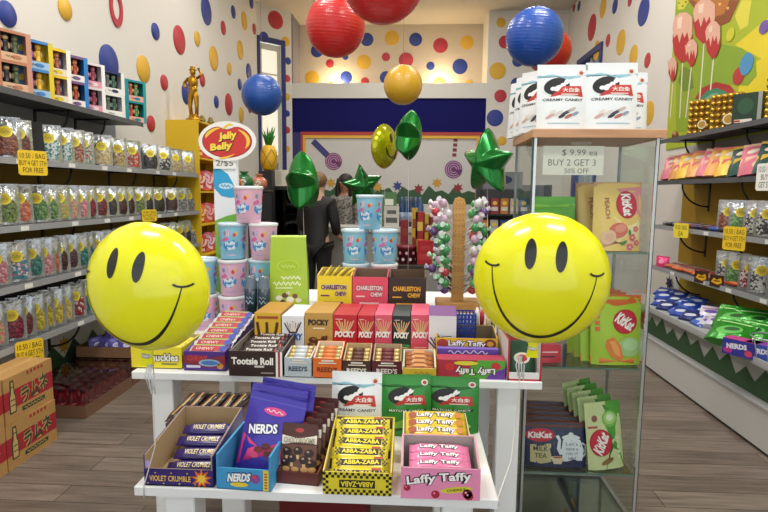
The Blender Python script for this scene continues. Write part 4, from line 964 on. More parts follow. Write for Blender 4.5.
# ================================================================ second row: biscuit stick boxes
def sticks(b, w, h, v0, c, n=7, spread=.5, l=2):
    for i in range(n):
        a = (i-(n-1)/2)/n*2*spread
        b.stroke([(a*w*.3, v0*h), (a*w*.3+math.sin(a)*h*.3, v0*h+math.cos(a)*h*(.26+.03*math.sin(i*2.4)))], w*.055, c, l)
def pocky(kind, w, d, h):
    if kind == 'nut':
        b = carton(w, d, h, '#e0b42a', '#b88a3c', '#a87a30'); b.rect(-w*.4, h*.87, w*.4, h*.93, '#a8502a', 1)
        for i, a in enumerate((-.55, -.3, .05)): b.stroke([(-w*.3+i*w*.28, h*.42), (-w*.3+i*w*.28+a*h*.2+.01, h*.8)], w*.11, '#5a2c16', 2)
        b.ell(-w*.12, h*.42, w*.24, h*.07, '#efe9e0', 3); b.rect(-w*.5, 0, w*.5, h*.12, '#c8962a', 1)
    elif kind == 'white':
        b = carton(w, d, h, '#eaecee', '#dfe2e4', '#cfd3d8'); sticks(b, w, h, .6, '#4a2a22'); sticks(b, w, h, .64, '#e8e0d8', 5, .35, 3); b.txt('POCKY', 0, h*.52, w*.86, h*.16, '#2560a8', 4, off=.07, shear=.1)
    elif kind == 'gold':
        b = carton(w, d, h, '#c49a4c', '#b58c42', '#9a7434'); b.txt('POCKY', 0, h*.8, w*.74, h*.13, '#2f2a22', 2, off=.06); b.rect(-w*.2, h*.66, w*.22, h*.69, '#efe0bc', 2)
        for (u, v, r_) in ((-.2,.42,.16),(.05,.36,.2),(.2,.46,.12),(-.3,.32,.1)): b.ell(u*w, v*h, r_*w, r_*w*.7, '#5a2e16', 2); b.ell(u*w+.004, v*h+.004, r_*w*.4, r_*w*.3, '#9a6234', 3)
        b.stroke([(-w*.05, h*.25), (w*.3, h*.52)], w*.06, '#4a2412', 3)
    else:
        c = {'red': '#c41f2c', 'pink': '#e0566e', 'dark': '#20382a'}[kind]
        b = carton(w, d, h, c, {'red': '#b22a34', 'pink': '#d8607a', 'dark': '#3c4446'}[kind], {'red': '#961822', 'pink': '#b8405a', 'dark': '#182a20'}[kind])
        if kind == 'dark': b.rect(-w/2, 0, w/2, h*.38, '#3a8a4a', 1); b.rect(-w/2, h*.7, w/2, h, '#23282a', 1)
        if kind == 'pink': b.rect(-w/2, 0, w/2, h*.4, '#d84a62', 1)
        sticks(b, w, h, .62, '#e0b07a'); b.txt('POCKY', 0, h*.58, w*.84, h*.14, '#f6efe9', 4, off=.07, shear=.12); b.rect(-w*.3, h*.3, w*.34, h*.315, '#f0c8c0', 2)
        b.rect(-w*.4, h*.9, -w*.1, h*.915, '#f0d0d0', 2)
    return b
PK = [('nut', 255, 281.5, 313, 'yellow nut'), ('white', 282, 304.5, 316, 'white'), ('gold', 304.5, 333, 313, 'gold'), ('red', 332.8, 357, 315, 'left red'), ('red', 357.2, 374, 315.5, 'right red'), ('pink', 374.2, 391.8, 315, 'left pink'), ('dark', 392, 410, 316, 'dark green'), ('pink', 410.2, 429.5, 315, 'right pink')]
YP = 2.15
for kind, a, c, top, nm in PK:
    x, y, z, w, h = fitY(a+.3, top, c-.3, 360, YP, TZ)
    o = put(pocky(kind, w, .075, h), 'biscuit_stick_box', (x, YP+.0375, TZ), f'{nm} biscuit stick box in the second table row, front of its file', 'biscuit box', 'biscuit stick boxes')
    for k in (1, 2): dup(o, (x+.002*k, YP+.0375+.0765*k, TZ), None, f'{nm} biscuit stick box in the second table row, {"behind the front one" if k == 1 else "last of its file"}')
# gable topped pretzel carton
x, y, z, w, h = fitY(428.5, 316, 455.5, 360, 2.12, TZ)
b = carton(w, .08, h, '#e6e4e8', '#7a4a86', '#d0ccd8'); tp = K('#7c5088', .4)
b.add([(-w/2,-.04,h),(w/2,-.04,h),(w/2,.028,h+.028),(-w/2,.028,h+.028),(w/2,.04,h),(-w/2,.04,h)], [(0,1,2,3),(3,2,4,5),(1,4,2),(0,3,5)], tp)
sticks(b, w, h, .32, '#5a2a5a', 9, .8); b.txt('PRETZ', w*.04, h*.5, w*.62, h*.17, '#2a2630', 4, off=.09, rot=.1); b.txt('PRETZ', w*.04, h*.5, w*.58, h*.14, '#f2f0f2', 5, off=.02, rot=.1)
b.poly([(-w*.26,h*.36),(w*.26,h*.36),(w*.18,h*.04),(-w*.18,h*.04)], '#6a2a5c', 3); b.rect(-w*.2, h*.37, w*.3, h*.42, '#8fb8b0', 4); b.rect(w*.3, 0, w*.5, h*.16, '#8cc0bc', 2)
put(b, 'pretzel_carton', (x, 2.12+.04, TZ), 'white carton with a sloping purple top, right of the biscuit stick boxes', 'pretzel carton')
# ================================================================ third row, on the riser
YC = 2.435
def chew_box(a, c, top, col, tc, inner, nm, sub):
    x, y, z, w, h = fitY(a+.4, top, c-.4, 315, YC, RZ3)
    b = tray(w, .15, h, h+.02, col, inner, low=h+.004)
    b.txt('CHARLESTON', -w*.02, h*.68, w*.76, h*.17, sub, 2, off=.12, arch=.2); b.txt('CHARLESTON', -w*.02, h*.68, w*.74, h*.14, tc, 3, off=.05, arch=.2)
    b.txt('CHEW', w*.18, h*.5, w*.36, h*.16, sub, 2, off=.12); b.txt('CHEW', w*.18, h*.5, w*.34, h*.13, tc, 3, off=.05)
    b.rect(-w*.4, h*.42, -w*.15, h*.46, tc, 2); b.rect(-w*.3, h*.22, w*.25, h*.27, tc, 2)
    put(b, 'display_carton', (x, YC+.075, RZ3), f'{nm} chewy nougat carton in the third row of the display table', 'display carton', 'nougat cartons')
    return x, w, h
x, w, h = chew_box(317, 352, 276, '#ecd32a', '#5a2470', '#c8b060', 'yellow', '#f0e890')
bars(lambda: bar(.15, .035, .018, '#e6cf32', None, None) if False else (lambda q: (q.rect(-.05, -.01, .05, .01, '#4a3020', 1, 1), q)[1])(bar(.13, .034, .018, '#e6cf32')), 'nougat_bar', [((x-.05+.03*k, YC+.06+.02*(k % 2), RZ3+h-.02), (0, R(-58+6*k), R(12))) for k in range(4)], [f'yellow wrapped nougat bar sticking out of the yellow carton, {ORD[k]} from the left' for k in range(4)], 'nougat bar', 'bars in the yellow nougat carton')
chew_box(352, 388, 277, '#dd4f66', '#f2d8d8', '#7a6050', 'pink', '#7a2a3a'); chew_box(388, 426, 278, '#35251c', '#e6b03a', '#6a5240', 'dark brown', '#5a3a1a')
# ================================================================ cotton candy tubs
def tub(c, c2, loc, label, rz=0, h=.176, r0=.057, r1=.068):
    t = thing('cotton_candy_tub', label, 'candy tub', loc, 0, 'cotton candy tubs', (0, 0, rz))
    b = B(); b.lathe([(r0*.95, 0), (r0, .004), (r1, h-.016), (r1, h-.014)], K(c, .35, coat=.2), n=32)
    b.W = lambda u, v, n: ((r0+(r1-r0)*v/h+n)*math.sin(u/.064), -(r0+(r1-r0)*v/h+n)*math.cos(u/.064), v)
    pk, bl = K('#d06aa8', .4), K('#3f8fd0', .4)
    for off in (-.1, .0, .1):
        b.poly([(off-.038,.06),(off-.02,.04),(off+.01,.045),(off+.035,.06),(off+.038,.085),(off+.015,.098),(off-.012,.09),(off-.036,.08)], bl, 1)
        b.poly([(off-.044,.085),(off-.02,.09),(off-.004,.1),(off-.02,.112),(off-.042,.1)], pk, 2)
        b.txt('Fluffy', off, .076, .05, .022, '#e8f2fa', 3, off=.04, rot=.15); b.txt('Stuff', off+.004, .056, .04, .016, '#e8f2fa', 3, off=.04, rot=.15)
        b.ell(off+.02, .12, .008, .01, '#d84a4a', 2); b.ell(off+.03, .128, .006, .008, '#e8c040', 2); b.ell(off-.018, .13, .018, .018, K(c2, .4), 1); b.ell(off-.026, .127, .007, .011, '#8a8fa0', 2); b.rect(off-.02, .02, off+.03, .024, K(c2, .4), 1)
    b.done('tub', t)
    b = B(); b.lathe([(r1+.001, h-.016), (r1+.004, h-.014), (r1+.004, h-.003), (r1, h), (r1*.9, h), (r1*.88, h-.004), (.001, h-.004)], K('#e6e8ec' if c != BLT else '#cfe4f0', .25, coat=.4), n=32); b.done('lid', t)
    return t
BLT, PKT = '#86c4e0', '#e2b4cc'
TUBS = [(249.5, 2.62, 3, PKT, 'pink', 'on top of the left stack'), (233, 2.62, 2, BLT, 'blue', 'left one of the second row of the left stack'), (263.5, 2.62, 2, PKT, 'pink', 'right one of the second row of the left stack'),
 (203, 2.62, 1, BLT, 'blue', 'left end of the third row of the left stack'), (232.5, 2.6, 1, PKT, 'pink', 'middle of the third row of the left stack'), (262.5, 2.64, 1, BLT, 'blue', 'right end of the third row of the left stack'),
 (203, 2.62, 0, PKT, 'pink', 'left end of the bottom row of the left stack'), (232, 2.6, 0, PKT, 'pink', 'middle of the bottom row of the left stack'), (262, 2.64, 0, BLT, 'blue', 'right end of the bottom row of the left stack')]
tp = {}
for px, Y, lv, c, nm, wh in TUBS:
    loc = (onY(px, 250, Y).x, Y, TZ+.0005+lv*.1765); lb = f'{nm} cotton candy tub, {wh}'; rz = R(15*math.sin(px))
    if c in tp: dup(tp[c], loc, (0, 0, rz), lb)
    else: tp[c] = tub(c, '#e8b8d0' if c == BLT else '#b8a8d8', loc, lb, rz)
for px, Y, lv, c, nm, wh in [(369.5, 2.82, 2, BLT, 'blue', 'on top of the right stack'), (355, 2.82, 1, BLT, 'blue', 'left one of the middle row of the right stack'), (384.5, 2.82, 1, BLT, 'blue', 'right one of the middle row of the right stack'), (356, 2.82, 0, BLT, 'blue', 'left one at the bottom of the right stack'), (384.5, 2.82, 0, PKT, 'pink', 'right one at the bottom of the right stack')]:
    dup(tp[c], (onY(px, 250, Y).x, Y, RZ3+.0005+lv*.1765), (0, 0, R(25*math.sin(px*2))), f'{nm} cotton candy tub, {wh}')
# --- green stand-up bag
x, y, z, w, h = fitY(270, 236, 308, 312, 2.5, RZ3)
b = B(); gm = K('#a3c322', .38, coat=.3, bump=.15, bs=12); gd = K('#7f9d18', .4, bump=.1, bs=12); d = .1
v = [(-w/2,-d/2,0),(w/2,-d/2,0),(w/2,d/2,0),(-w/2,d/2,0),(-w*.46,-.012,h*.98),(w*.43,-.012,h*.98),(w*.43,.012,h),(-w*.46,.012,h),(w*.5,0,h*.45),(-w*.5,0,h*.45)]
b.add(v, [(0,1,5,4),(2,3,7,6),(4,5,6,7),(0,3,2,1)], gm); b.add(v, [(1,2,8),(2,6,8),(6,5,8),(5,1,8),(3,0,9),(0,4,9),(4,7,9),(7,3,9)], gd)
b.W = lambda u, q, n: (u, -d/2+(d/2-.012)*q/(h*.98)-n*1.5, q)
b.ell(-w*.02, h*.58, w*.3, h*.09, '#b4d23e', 1); b.ell(-w*.02, h*.58, w*.26, h*.075, '#a0c024', 2); squiggle(b, -w*.02, h*.58, w*.36, h*.04, K('#c8e070'), 3, 4, .004)
squiggle(b, -w*.05, h*.34, w*.7, h*.05, K('#e4f0b8'), 2, 6, .007); squiggle(b, w*.05, h*.42, w*.5, h*.04, K('#e4f0b8'), 2, 5, .006); b.rect(-w*.35, h*.27, w*.1, h*.29, '#d8e8a0', 2)
for (u, q, r_, c) in ((-.25,.14,.09,'#e8e0cc'),(-.1,.18,.08,'#6a4428'),(.03,.12,.1,'#efe8d8'),(.15,.17,.07,'#7a5030'),(.24,.11,.08,'#e0d4b8'),(-.02,.21,.06,'#d8ccae'),(-.16,.09,.07,'#5a3820')): b.ell(u*w, q*h, r_*w, r_*w*.8, c, 2)
put(b, 'nut_bag', (x, 2.52, RZ3+.001), 'lime green stand-up paper bag on the riser, between the two cotton candy stacks', 'candy bag', None, (0, 0, R(8)))
# --- two tall clear tubes with a dark label
for i, px in enumerate((251, 264)):
    b = B(); h = .3; b.lathe([(.026, 0), (.028, .006), (.028, h-.03), (.022, h-.02), (.022, h), (.001, h)], K('#5a6a78', .15, coat=.5), n=20); b.lathe([(.0285, .1), (.0285, .24)], K('#1d3342', .35), n=20)
    b.W = lambda u, v, n: ((.0288+n)*math.sin(u/.028), -(.0288+n)*math.cos(u/.028), v); squiggle(b, 0, .18, .035, .012, K('#a8c4cc'), 1, 2, .003); squiggle(b, 0, .2, .03, .008, K('#a8c4cc'), 1, 2, .002); b.ell(0, .06, .016, .02, '#3a4a40', 1); b.ell(-.004, .05, .009, .01, '#a8402f', 2)
    put(b, 'candy_tube', (onY(px, 300, 2.43).x, 2.43, TZ), f'tall clear candy tube with a dark blue label before the left tubs, {"left" if i == 0 else "right"} one', 'candy tube', 'dark labelled candy tubes')
# --- blue lattice basket
x, y, z, w, h = fitY(455.5, 319, 475, 360, 2.2, TZ); d = .09; h = .19
b = B(); bm = K('#1f3fa0', .4)
for i in range(6):
    u = -w/2+i*(w-.006)/5; b.box(u, u+.006, -d/2, -d/2+.005, 0, h, bm); b.box(u, u+.006, d/2-.005, d/2, 0, h, bm)
for i in range(11):
    q = i*(h-.006)/10; b.box(-w/2, w/2, -d/2+.0005, -d/2+.0045, q, q+.006, bm); b.box(-w/2, w/2, d/2-.0045, d/2-.0005, q, q+.006, bm)
    b.box(-w/2, -w/2+.004, -d/2, d/2, q, q+.006, bm); b.box(w/2-.004, w/2, -d/2, d/2, q, q+.006, bm)
b.box(-w/2, w/2, -d/2, d/2, 0, .004, bm); b.box(-w/2+.006, w/2-.006, -d/2+.007, d/2-.007, .004, h*.7, K('#16266a', .5))
put(b, 'lattice_basket', (x, 2.24, TZ), 'blue plastic lattice basket right of the purple topped carton', 'basket')
TC = [('#b83030','#f0e8e0','red and white'),('#1f2024','#c8303a','black and red'),('#d88a2a','#e8d0a0','orange'),('#2a3a2c','#7aa04a','dark green'),('#2a4aa0','#c0c8d8','blue'),('#20242c','#888c94','black')]
for i, (c1, c2, nm) in enumerate(TC):
    px = 477+i*5.6; b = B(); h = .21-.012*i if i < 3 else .17
    b.lathe([(.0095, 0), (.0105, .004), (.0105, h*.62), (.007, h*.66)], K(c1, .3, coat=.3), n=14); b.lathe([(.011, h*.2), (.011, h*.45)], K(c2, .4), n=14); b.lathe([(.009, h*.64), (.0095, h*.9), (.004, h), (.001, h)], K(c2, .35), n=14)
    put(b, 'candy_tube', (onY(px, 340, 2.22).x, 2.24+.02*(i % 2), TZ), f'thin {nm} candy tube beside blue basket, {ORD[i]} from the left', 'candy tube', 'thin candy tubes beside the basket')
# ================================================================ wooden lollipop stand
YL = 2.52; XL0 = onY(458, 260, YL).x
wd = wood_mat('#b5813f', '#cc9c58', 2, 20)
t = thing('lollipop_stand', 'upright wooden stand studded with wrapped lollipops, left of the right smiley balloon', 'lollipop stand', (XL0, YL, RZ3+.0005))
b = B(); b.bbox(-.1, .1, -.075, .075, 0, .045, wd, .004); b.done('base', t)
b = B(); hh = onY(458, 197, YL).z-RZ3
b.prism([(-.027, .045), (.027, .045), (.027, hh-.03), (.02, hh-.008), (0, hh), (-.02, hh-.008), (-.027, hh-.03)], -.022, .022, wd)
dk = K('#5a3c1c', .7); b.fy = -.022
for i in range(17):
    for j in range(3): b.ell(-.016+.016*j, .08+i*.026, .0022, .0022, dk, 1, n=8)
b.done('post', t)
LC = [('#2f8a48','#b8dcc0','green'),('#b02a3a','#e8c4c8','red'),('#c8a8c0','#e8dfe6','pale pink'),('#5a3a7a','#c8bcd8','purple'),('#d8d4d6','#f0eef0','white'),('#3a9a5c','#cfe4d4','light green')]
lp = {}
def lolly(ci, loc, rot, label):
    if ci in lp: return dup(lp[ci], loc, rot, label)
    c, c2, nm = LC[ci]
    t = thing('wrapped_lollipop', label, 'lollipop', loc, 0, 'lollipops on the wooden stand', rot); lp[ci] = t
    b = B(); b.tube([(0,0,0),(0,0,.085)], .0024, K('#efece6', .5), 6); b.done('stick', t)
    b = B(); b.ball((0,0,.098), .0205, .0205, .0205, K(c, .22, coat=.6), 14, 10); cb = b.done('candy', t)
    b = B(); w2 = K(c2, .25, coat=.5)
    b.lathe([(.005,.07),(.0135,.082),(.017,.088)], w2, n=12)
    b.lathe([(.0145,.108),(.004,.117),(.012,.132),(.013,.136),(.003,.12)], w2, n=10); b.done('wrapper', cb)
    return t
random.seed(3)
rows = 10; SEQ = {-1: [2,4,2,4,0,2,0,0,0,3], 1: [4,0,2,1,0,4,2,0,2,1]}
for sd in (-1, 1):
    k = 0
    for r_ in range(rows):
        for j in range(3):
            z = RZ3+.1+(hh-.16)*(rows-1-r_)/(rows-1)-.02
            el = R(33+13*math.sin(r_*1.3+j*1.9)); az = (-50+40*j)
            dx = sd*math.cos(R(az))*math.cos(el); dy = math.sin(R(az))*math.cos(el); dz = math.sin(el)
            v = Vector((dx, dy, dz)); rot = v.to_track_quat('Z', 'Y').to_euler()
            ci = SEQ[sd][r_] if j != 1 else (SEQ[sd][r_]+2+r_) % 6
            k += 1
            ins = -.035 if (j+r_) % 2 else 0
            lolly(ci, Vector((XL0+sd*.0265, YL+(-.014+.014*j), z))+v*ins, rot, f'{LC[ci][2]} lollipop, {"left" if sd < 0 else "right"} side of wooden stand, {["near","middle","far"][j]} one in {ORD[r_]} row from top')
k = 0
for r_ in range(6):
    for j in (-1, 1):
        el = R(24); v = Vector((j*.5*math.cos(el), -.85*math.cos(el), math.sin(el))); ci = [0, 5, 1, 3, 0, 2, 5, 4, 0, 2, 5, 0][k]
        lolly(ci, (XL0+j*.02, YL-.0225, RZ3+.1+r_*.05), v.to_track_quat('Z', 'Y').to_euler(), f'{LC[ci][2]} lollipop on front of wooden stand, {"left" if j < 0 else "right"} one in {ORD[r_]} row from bottom'); k += 1
# ================================================================ oval candy sign
YS = 2.78; px_c = onY(226, 190, YS).x
t = thing('candy_sign', 'tall sign with red and white oval on blue post, behind left candy tubs', 'sign', (px_c, YS, TZ))
w = .125; h = onY(226, 160, YS).z-TZ
b = B(); b.box(-w/2, w/2, 0, .02, 0, h, K('#e6eaee', .5)); b.fy = 0
z = lambda py: onY(226, py, YS).z-TZ
b.poly([(-w/2, z(168)), (-w*.2, z(169)), (w*.1, z(174)), (w*.36, z(186)), (w/2, z(190)), (w/2, z(196)), (w*.2, z(198)), (-w*.2, z(196)), (-w/2, z(188))], '#2a9fd0', 1)
b.ell(0, z(186), w*.3, .016, '#bfe0f0', 2); squiggle(b, 0, z(186), w*.4, .012, K('#3f8fc8'), 3, 3, .004)
b.poly([(-w/2, z(222)), (w/2, z(222)), (w/2, z(213)), (0, z(216)), (-w/2, z(221))], '#6fae3a', 1); b.rect(-w/2, .02, w/2, z(222), '#7fb84a', 1)
b.box(-w/2-.03, w/2+.03, -.05, .06, 0, .01, K('#e6eaee', .5)); pp_ = b.done('post_panel', t)
b = B(); b.prism([(-.058, -.027), (.058, -.027), (.058, .027), (-.058, .027)], -.006, -.002, K('#e9e8e4', .6)); b.fy = -.006; b.txt('2/$5', 0, 0, .088, .032, '#3f4440', 1, off=.0); b.done('price_card', pp_, (-.002, -.001, z(163.5)))
cx, cz = onY(228, 141, YS).x-px_c, z(141.5); s = YS/FPX
b = B(); n = 48; rx, rz_ = 29*s, 19.5*s
b.prism([(rx*math.cos(2*PI*i/n), rz_*math.sin(2*PI*i/n)) for i in range(n)], -.014, -.002, K('#eceae6', .4)); b.fy = -.014
rc, yc = '#c9302c', '#efc43c'
def bean(k, l, c):
    pts = []
    for i in range(40):
        a = 2*PI*i/40; u = rx*.87*k*math.cos(a); v = rz_*.83*k*math.sin(a)
        if math.sin(a) > 0: v -= rz_*.24*math.exp(-(math.cos(a)/.28)**2)
        if math.sin(a) < 0: v += 0
        pts.append((u, v))
    b.poly(pts, c, l)
bean(1.0, 1, '#7a1f1c'); bean(.965, 2, rc)
b.stroke([(-rx*.76*math.cos(a), rz_*.66*math.sin(a)+.004) for a in [R(10+i*9) for i in range(8)]], [.002,.012,.016,.016,.014,.012,.008,.003], yc, 3)
b.stroke([(rx*.74*math.cos(a), rz_*.68*math.sin(a)) for a in [R(-32+i*9) for i in range(11)]], [.002,.008,.014,.017,.018,.018,.016,.014,.012,.008,.003], yc, 3)
b.stroke([(-rx*.3+rx*.55*i/10, -rz_*(.86-.22*(i/10)**2)) for i in range(11)], [.003,.008,.01,.011,.01,.009,.008,.007,.005,.004,.002], yc, 3)
b.stroke([(-rx*.15+rx*.4*i/10, rz_*(.6+.24*math.sin(i/10*2.2))) for i in range(11)], [.002,.007,.011,.012,.011,.01,.009,.008,.006,.004,.002], yc, 3)
for t_, u, v, ww in (('Jelly', .03*rx, .24*rz_, .66*rx), ('Belly', -.2*rx, -.3*rz_, .8*rx)):
    b.txt(t_, u+.002, v-.003, ww, .5*rz_, '#4a1a10', 4, rot=.12, off=.10, shear=.15); b.txt(t_, u, v, ww*.97, .46*rz_, '#f6d648', 6, rot=.12, off=.05, shear=.15)
b.done('oval_board', t, (cx, 0, cz))
# round rack with big wrapped candies right of the sign
YR = 3.35; xr = onY(250, 190, YR).x
t = thing('candy_rack', 'slim black rack behind the left tubs carrying the big green and orange candies', 'rack', (xr, YR, 0))
b = B(); b.tube([(0,0,.02),(0,0,1.5)], .018, blk, 10); b.done('pole', t); b = B(); b.lathe([(.17,0),(.17,.012),(.03,.03),(.001,.03)], blk, n=24); b.done('base', t); b = B(); b.lathe([(.001,1.49),(.14,1.49),(.145,1.51),(.14,1.51),(.135,1.5),(.001,1.5)], blk, n=24); b.done('tray', t)
for i, (px, py, rr, c, nm, dy) in enumerate(((245, 173, 9, '#1f6a34', 'green', 0), (257, 172, 8, '#c8765a', 'salmon', .07), (238, 180, 8, '#dd6a2a', 'orange', -.08))):
    b = B(); s = YR/FPX; r0 = rr*s; x = onY(px, py, YR).x; r1 = r0*.95; zb = 1.503
    b.M = Matrix.Translation((0, 0, r1)); b.ball((0,0,0), r0*1.05, r0*.8, r1, K(c, .3, coat=.5, bump=.3, bs=20), 16, 10); b.fy = -r0*.82
    b.ell(0, 0, r0*.5, r0*.35, '#e8dcc8' if i else '#d8e8d8', 1, .4); squiggle(b, 0, 0, r0*.7, r0*.2, K(c), 2, 2, .005)
    b.lathe([(r0*.2, r1*.92), (r0*.55, r1*1.25), (r0*.5, r1*1.27), (.001, r1)], K(c, .3, coat=.5), n=14)
    put(b, 'wrapped_candy', (x-.0, YR+dy*.9-.02, zb), f'big {nm} wrapped candy on the slim black rack, right of the oval sign', 'wrapped candy', 'big candies on the rack')
# ================================================================ glass display case
CY0, CY1 = 2.36, 2.77; cx0, cx1 = .515, 1.017; CT = onY(600, 137.5, 2.34).z
t = thing('glass_display_case', 'tall glass display case with a wooden top and chrome edges, right of the display table', 'display case', ((cx0+cx1)/2, (CY0+CY1)/2, 0)); W2 = (cx1-cx0)/2; D2 = (CY1-CY0)/2
mw = wood_mat('#b98a64', '#c99a74', 1.5, 14)
b = B(); b.bbox(-W2-.018, W2+.03, -D2-.02, D2+.02, CT, CT+.035, mw, .003); b.done('case_top', t)
b = B(); bk = K('#77797b', .5)
b.box(-W2-.006, W2+.006, -D2-.006, -D2+.012, 0, .035, bk); b.box(-W2-.006, W2+.006, D2-.012, D2+.006, 0, .035, bk); b.box(-W2-.006, -W2+.012, -D2+.012, D2-.012, 0, .035, bk); b.box(W2-.012, W2+.006, -D2+.012, D2-.012, 0, .035, bk); b.done('case_base', t)
b = B(); b.box(-W2+.013, W2-.013, -D2+.013, D2-.013, .026, .034, glass_mat('#e6f0ea', .05)); b.done('base_glass', t)
gl = glass_mat('#fbfdfc', .028); z0 = .036
for nm, (x0, x1, y0, y1) in (('left', (-W2, -W2+.005, -D2+.006, D2-.006)), ('right', (W2-.005, W2, -D2+.006, D2-.006)), ('front', (-W2+.006, W2-.006, -D2, -D2+.005)), ('back', (-W2+.006, W2-.006, D2-.005, D2))):
    b = B(); b.box(x0, x1, y0, y1, z0, CT, gl); b.done('glass_pane', t)
ch = K('#c9cccd', .25, m=.7); eg = K('#2f4a42', .2)
for sx in (-1, 1):
    for sy in (-1, 1):
        b = B(); b.box(sx*W2-.0055, sx*W2+.0055, sy*D2-.0055, sy*D2+.0055, z0, CT, ch if sy < 0 else K('#8a8f92', .3, m=.6))
        if sy < 0: b.box(sx*W2+(.0055 if sx > 0 else -.0115), sx*W2+(.0115 if sx > 0 else -.0055), -D2+.0, -D2+.012, z0, CT, eg)
        b.done('corner_post', t)
SH = [onY(612, 251.5, 2.4).z, onY(612, 366, 2.4).z, onY(600, 470, 2.4).z]
for z in SH:
    b = B(); b.box(-W2+.008, W2-.008, -D2+.008, D2-.008, z-.007, z, glass_mat('#f1f8f4', .08)); b.box(-W2+.008, W2-.008, -D2+.0072, -D2+.0079, z-.007, z, K('#5f8274', .2)); b.done('glass_shelf', t)
b = B(); b.lathe([(.001, CT-.012), (.04, CT-.012), (.045, CT-.004), (.045, CT)], K('#d8d4c8', .4), n=24); b.done('lamp_housing', t)
# paper sign
x, y, z, w, h = fitY(542, 146, 602.5, 175, CY0+.012)
b = B(); b.box(-w/2, w/2, 0, .0008, 0, h, K('#e4e2d6', .7)); b.fy = 0
b.txt('$ 9.99 ea', w*.1, h*.76, w*.58, h*.24, '#55564f', 1, off=-.005); b.txt('BUY 2 GET 3', -w*.02, h*.43, w*.78, h*.22, '#55564f', 1, off=-.005); b.txt('50% OFF', w*.06, h*.14, w*.4, h*.17, '#55564f', 1, off=-.005)
put(b, 'price_sign', (x, CY0+.007, z), 'white handwritten price sign behind the front glass of the display case', 'price sign')
# wafer bags
def kk(b, u, v, rx, ry, rot=0, l=3, tr=0):
    b.ell(u, v, rx, ry, '#b8172f', l, rot, n=28); b.ell(u, v, rx*.92, ry*.9, '#c91f38', l+1, rot, n=28)
    b.txt('KitKat', u, v, rx*1.62, ry*.92, '#f6f0ee', l+3, rot=rot if not tr else tr, off=.04, shear=.12)
def peach():
    w, h = .19, .26; b = plain_bag(w, h, .05, '#f0cc70', None, .06, '#d8a860', .3, .05, .2)
    b.poly([(-w*.1,h*.94),(w*.5,h*.94),(w*.5,h*.48),(w*.25,h*.5)], '#e8949c', 1); b.rect(-w*.5, h*.93, w*.5, h, '#d8a878', 1); b.poly([(-w*.5,0),(w*.5,0),(w*.5,h*.2),(0,h*.12),(-w*.5,h*.3)], '#eab08a', 1); b.poly([(-.1*w,h*.5),(w*.45,h*.45),(w*.45,h*.15),(.0,h*.12)], '#f2e2a8', 1)
    kk(b, w*.17, h*.67, h*.2, w*.22, R(-82), 3, R(-82))
    b.txt('PEACH', -w*.23, h*.62, h*.3, .018, '#9a4a3a', 4, rot=R(-86), off=.01)
    b.ell(w*.0, h*.3, w*.2, h*.11, '#e0705c', 3, .2); b.ell(w*.04, h*.33, w*.12, h*.06, '#ea9a80', 4, .2); b.ell(-w*.2, h*.2, w*.16, h*.1, '#f0c8a8', 4, .6); b.ell(-w*.18, h*.2, w*.1, h*.06, '#eab898', 5, .6)
    for (u, v, r_) in ((.3,.2,.06),(.37,.32,.05),(.25,.06,.06),(.4,.12,.05)):
        for q in range(5): b.ell(u*w+r_*w*.7*math.cos(q*1.257), v*h+r_*w*.7*math.sin(q*1.257), r_*w*.55, r_*w*.55, '#d8667e', 4)
        b.ell(u*w, v*h, r_*w*.35, r_*w*.35, '#f0d070', 5)
    b.ell(.12*w, .12*h, .08*w, .03*w, '#4a8a3a', 4, .6); b.ell(.24*w, .27*h, .06*w, .03*w, '#4a8a3a', 4, 1.8)
    return b
x, y, z, w, h = fitY(592, 182, 640.5, 251.5, 2.42, SH[0])
o = put(peach(), 'wafer_bag', (x, 2.43, SH[0]+.0005), 'peach and pink wafer candy bag facing front on the upper glass shelf', 'candy bag', 'peach wafer bags', (R(-3), 0, R(2))); o.scale = (w/.19, 1, h/.26)
dup(o, (x-.035, 2.52, SH[0]+.0005), (R(-6), 0, R(4)), 'orange peach wafer candy bag standing right behind the front peach bag'); 
dup(o, (x-.02, 2.61, SH[0]+.0005), (R(-6), 0, R(2)), 'rearmost peach wafer candy bag on the upper glass shelf')
def melon():
    w, h = .19, .26; b = plain_bag(w, h, .05, '#a6c832', None, .07, '#8fb02a', .3, .05, .2)
    b.poly([(-w*.5,h),(w*.5,h),(w*.5,h*.87),(0,h*.84),(-w*.5,h*.88)], '#d8662a', 1); b.poly([(-w*.5,0),(w*.5,0),(w*.5,h*.12),(0,h*.06),(-w*.5,h*.12)], '#e07a34', 1)
    kk(b, w*.16, h*.62, h*.17, w*.25, R(-60), 3, R(-32))
    b.ell(w*.24, h*.26, w*.24, h*.14, '#a8d08c', 3); b.ell(w*.26, h*.29, w*.16, h*.08, '#bcdca4', 4)
    b.poly([(-w*.22,h*.36),(-w*.08,h*.4),(w*.06,h*.28),(w*.12,h*.1),(w*.04,h*.06),(-w*.12,h*.12),(-w*.24,h*.26)], '#e8813c', 5); b.poly([(-w*.16,h*.34),(-w*.06,h*.35),(w*.03,h*.24),(w*.06,h*.12),(-w*.06,h*.16)], '#f0a45c', 6)
    for i in range(3): b.rect(-w*.43, h*(.66-.09*i), -w*.34, h*(.72-.09*i), '#e0702e', 3)
    return b
x, y, z, w, h = fitY(590, 296, 641, 366, 2.42, SH[1])
o = put(melon(), 'wafer_bag', (x, 2.43, SH[1]+.0005), 'green melon wafer candy bag facing front on the middle glass shelf', 'candy bag', 'melon wafer bags', (R(-5), 0, R(3))); o.scale = (w/.19, 1, h/.26)
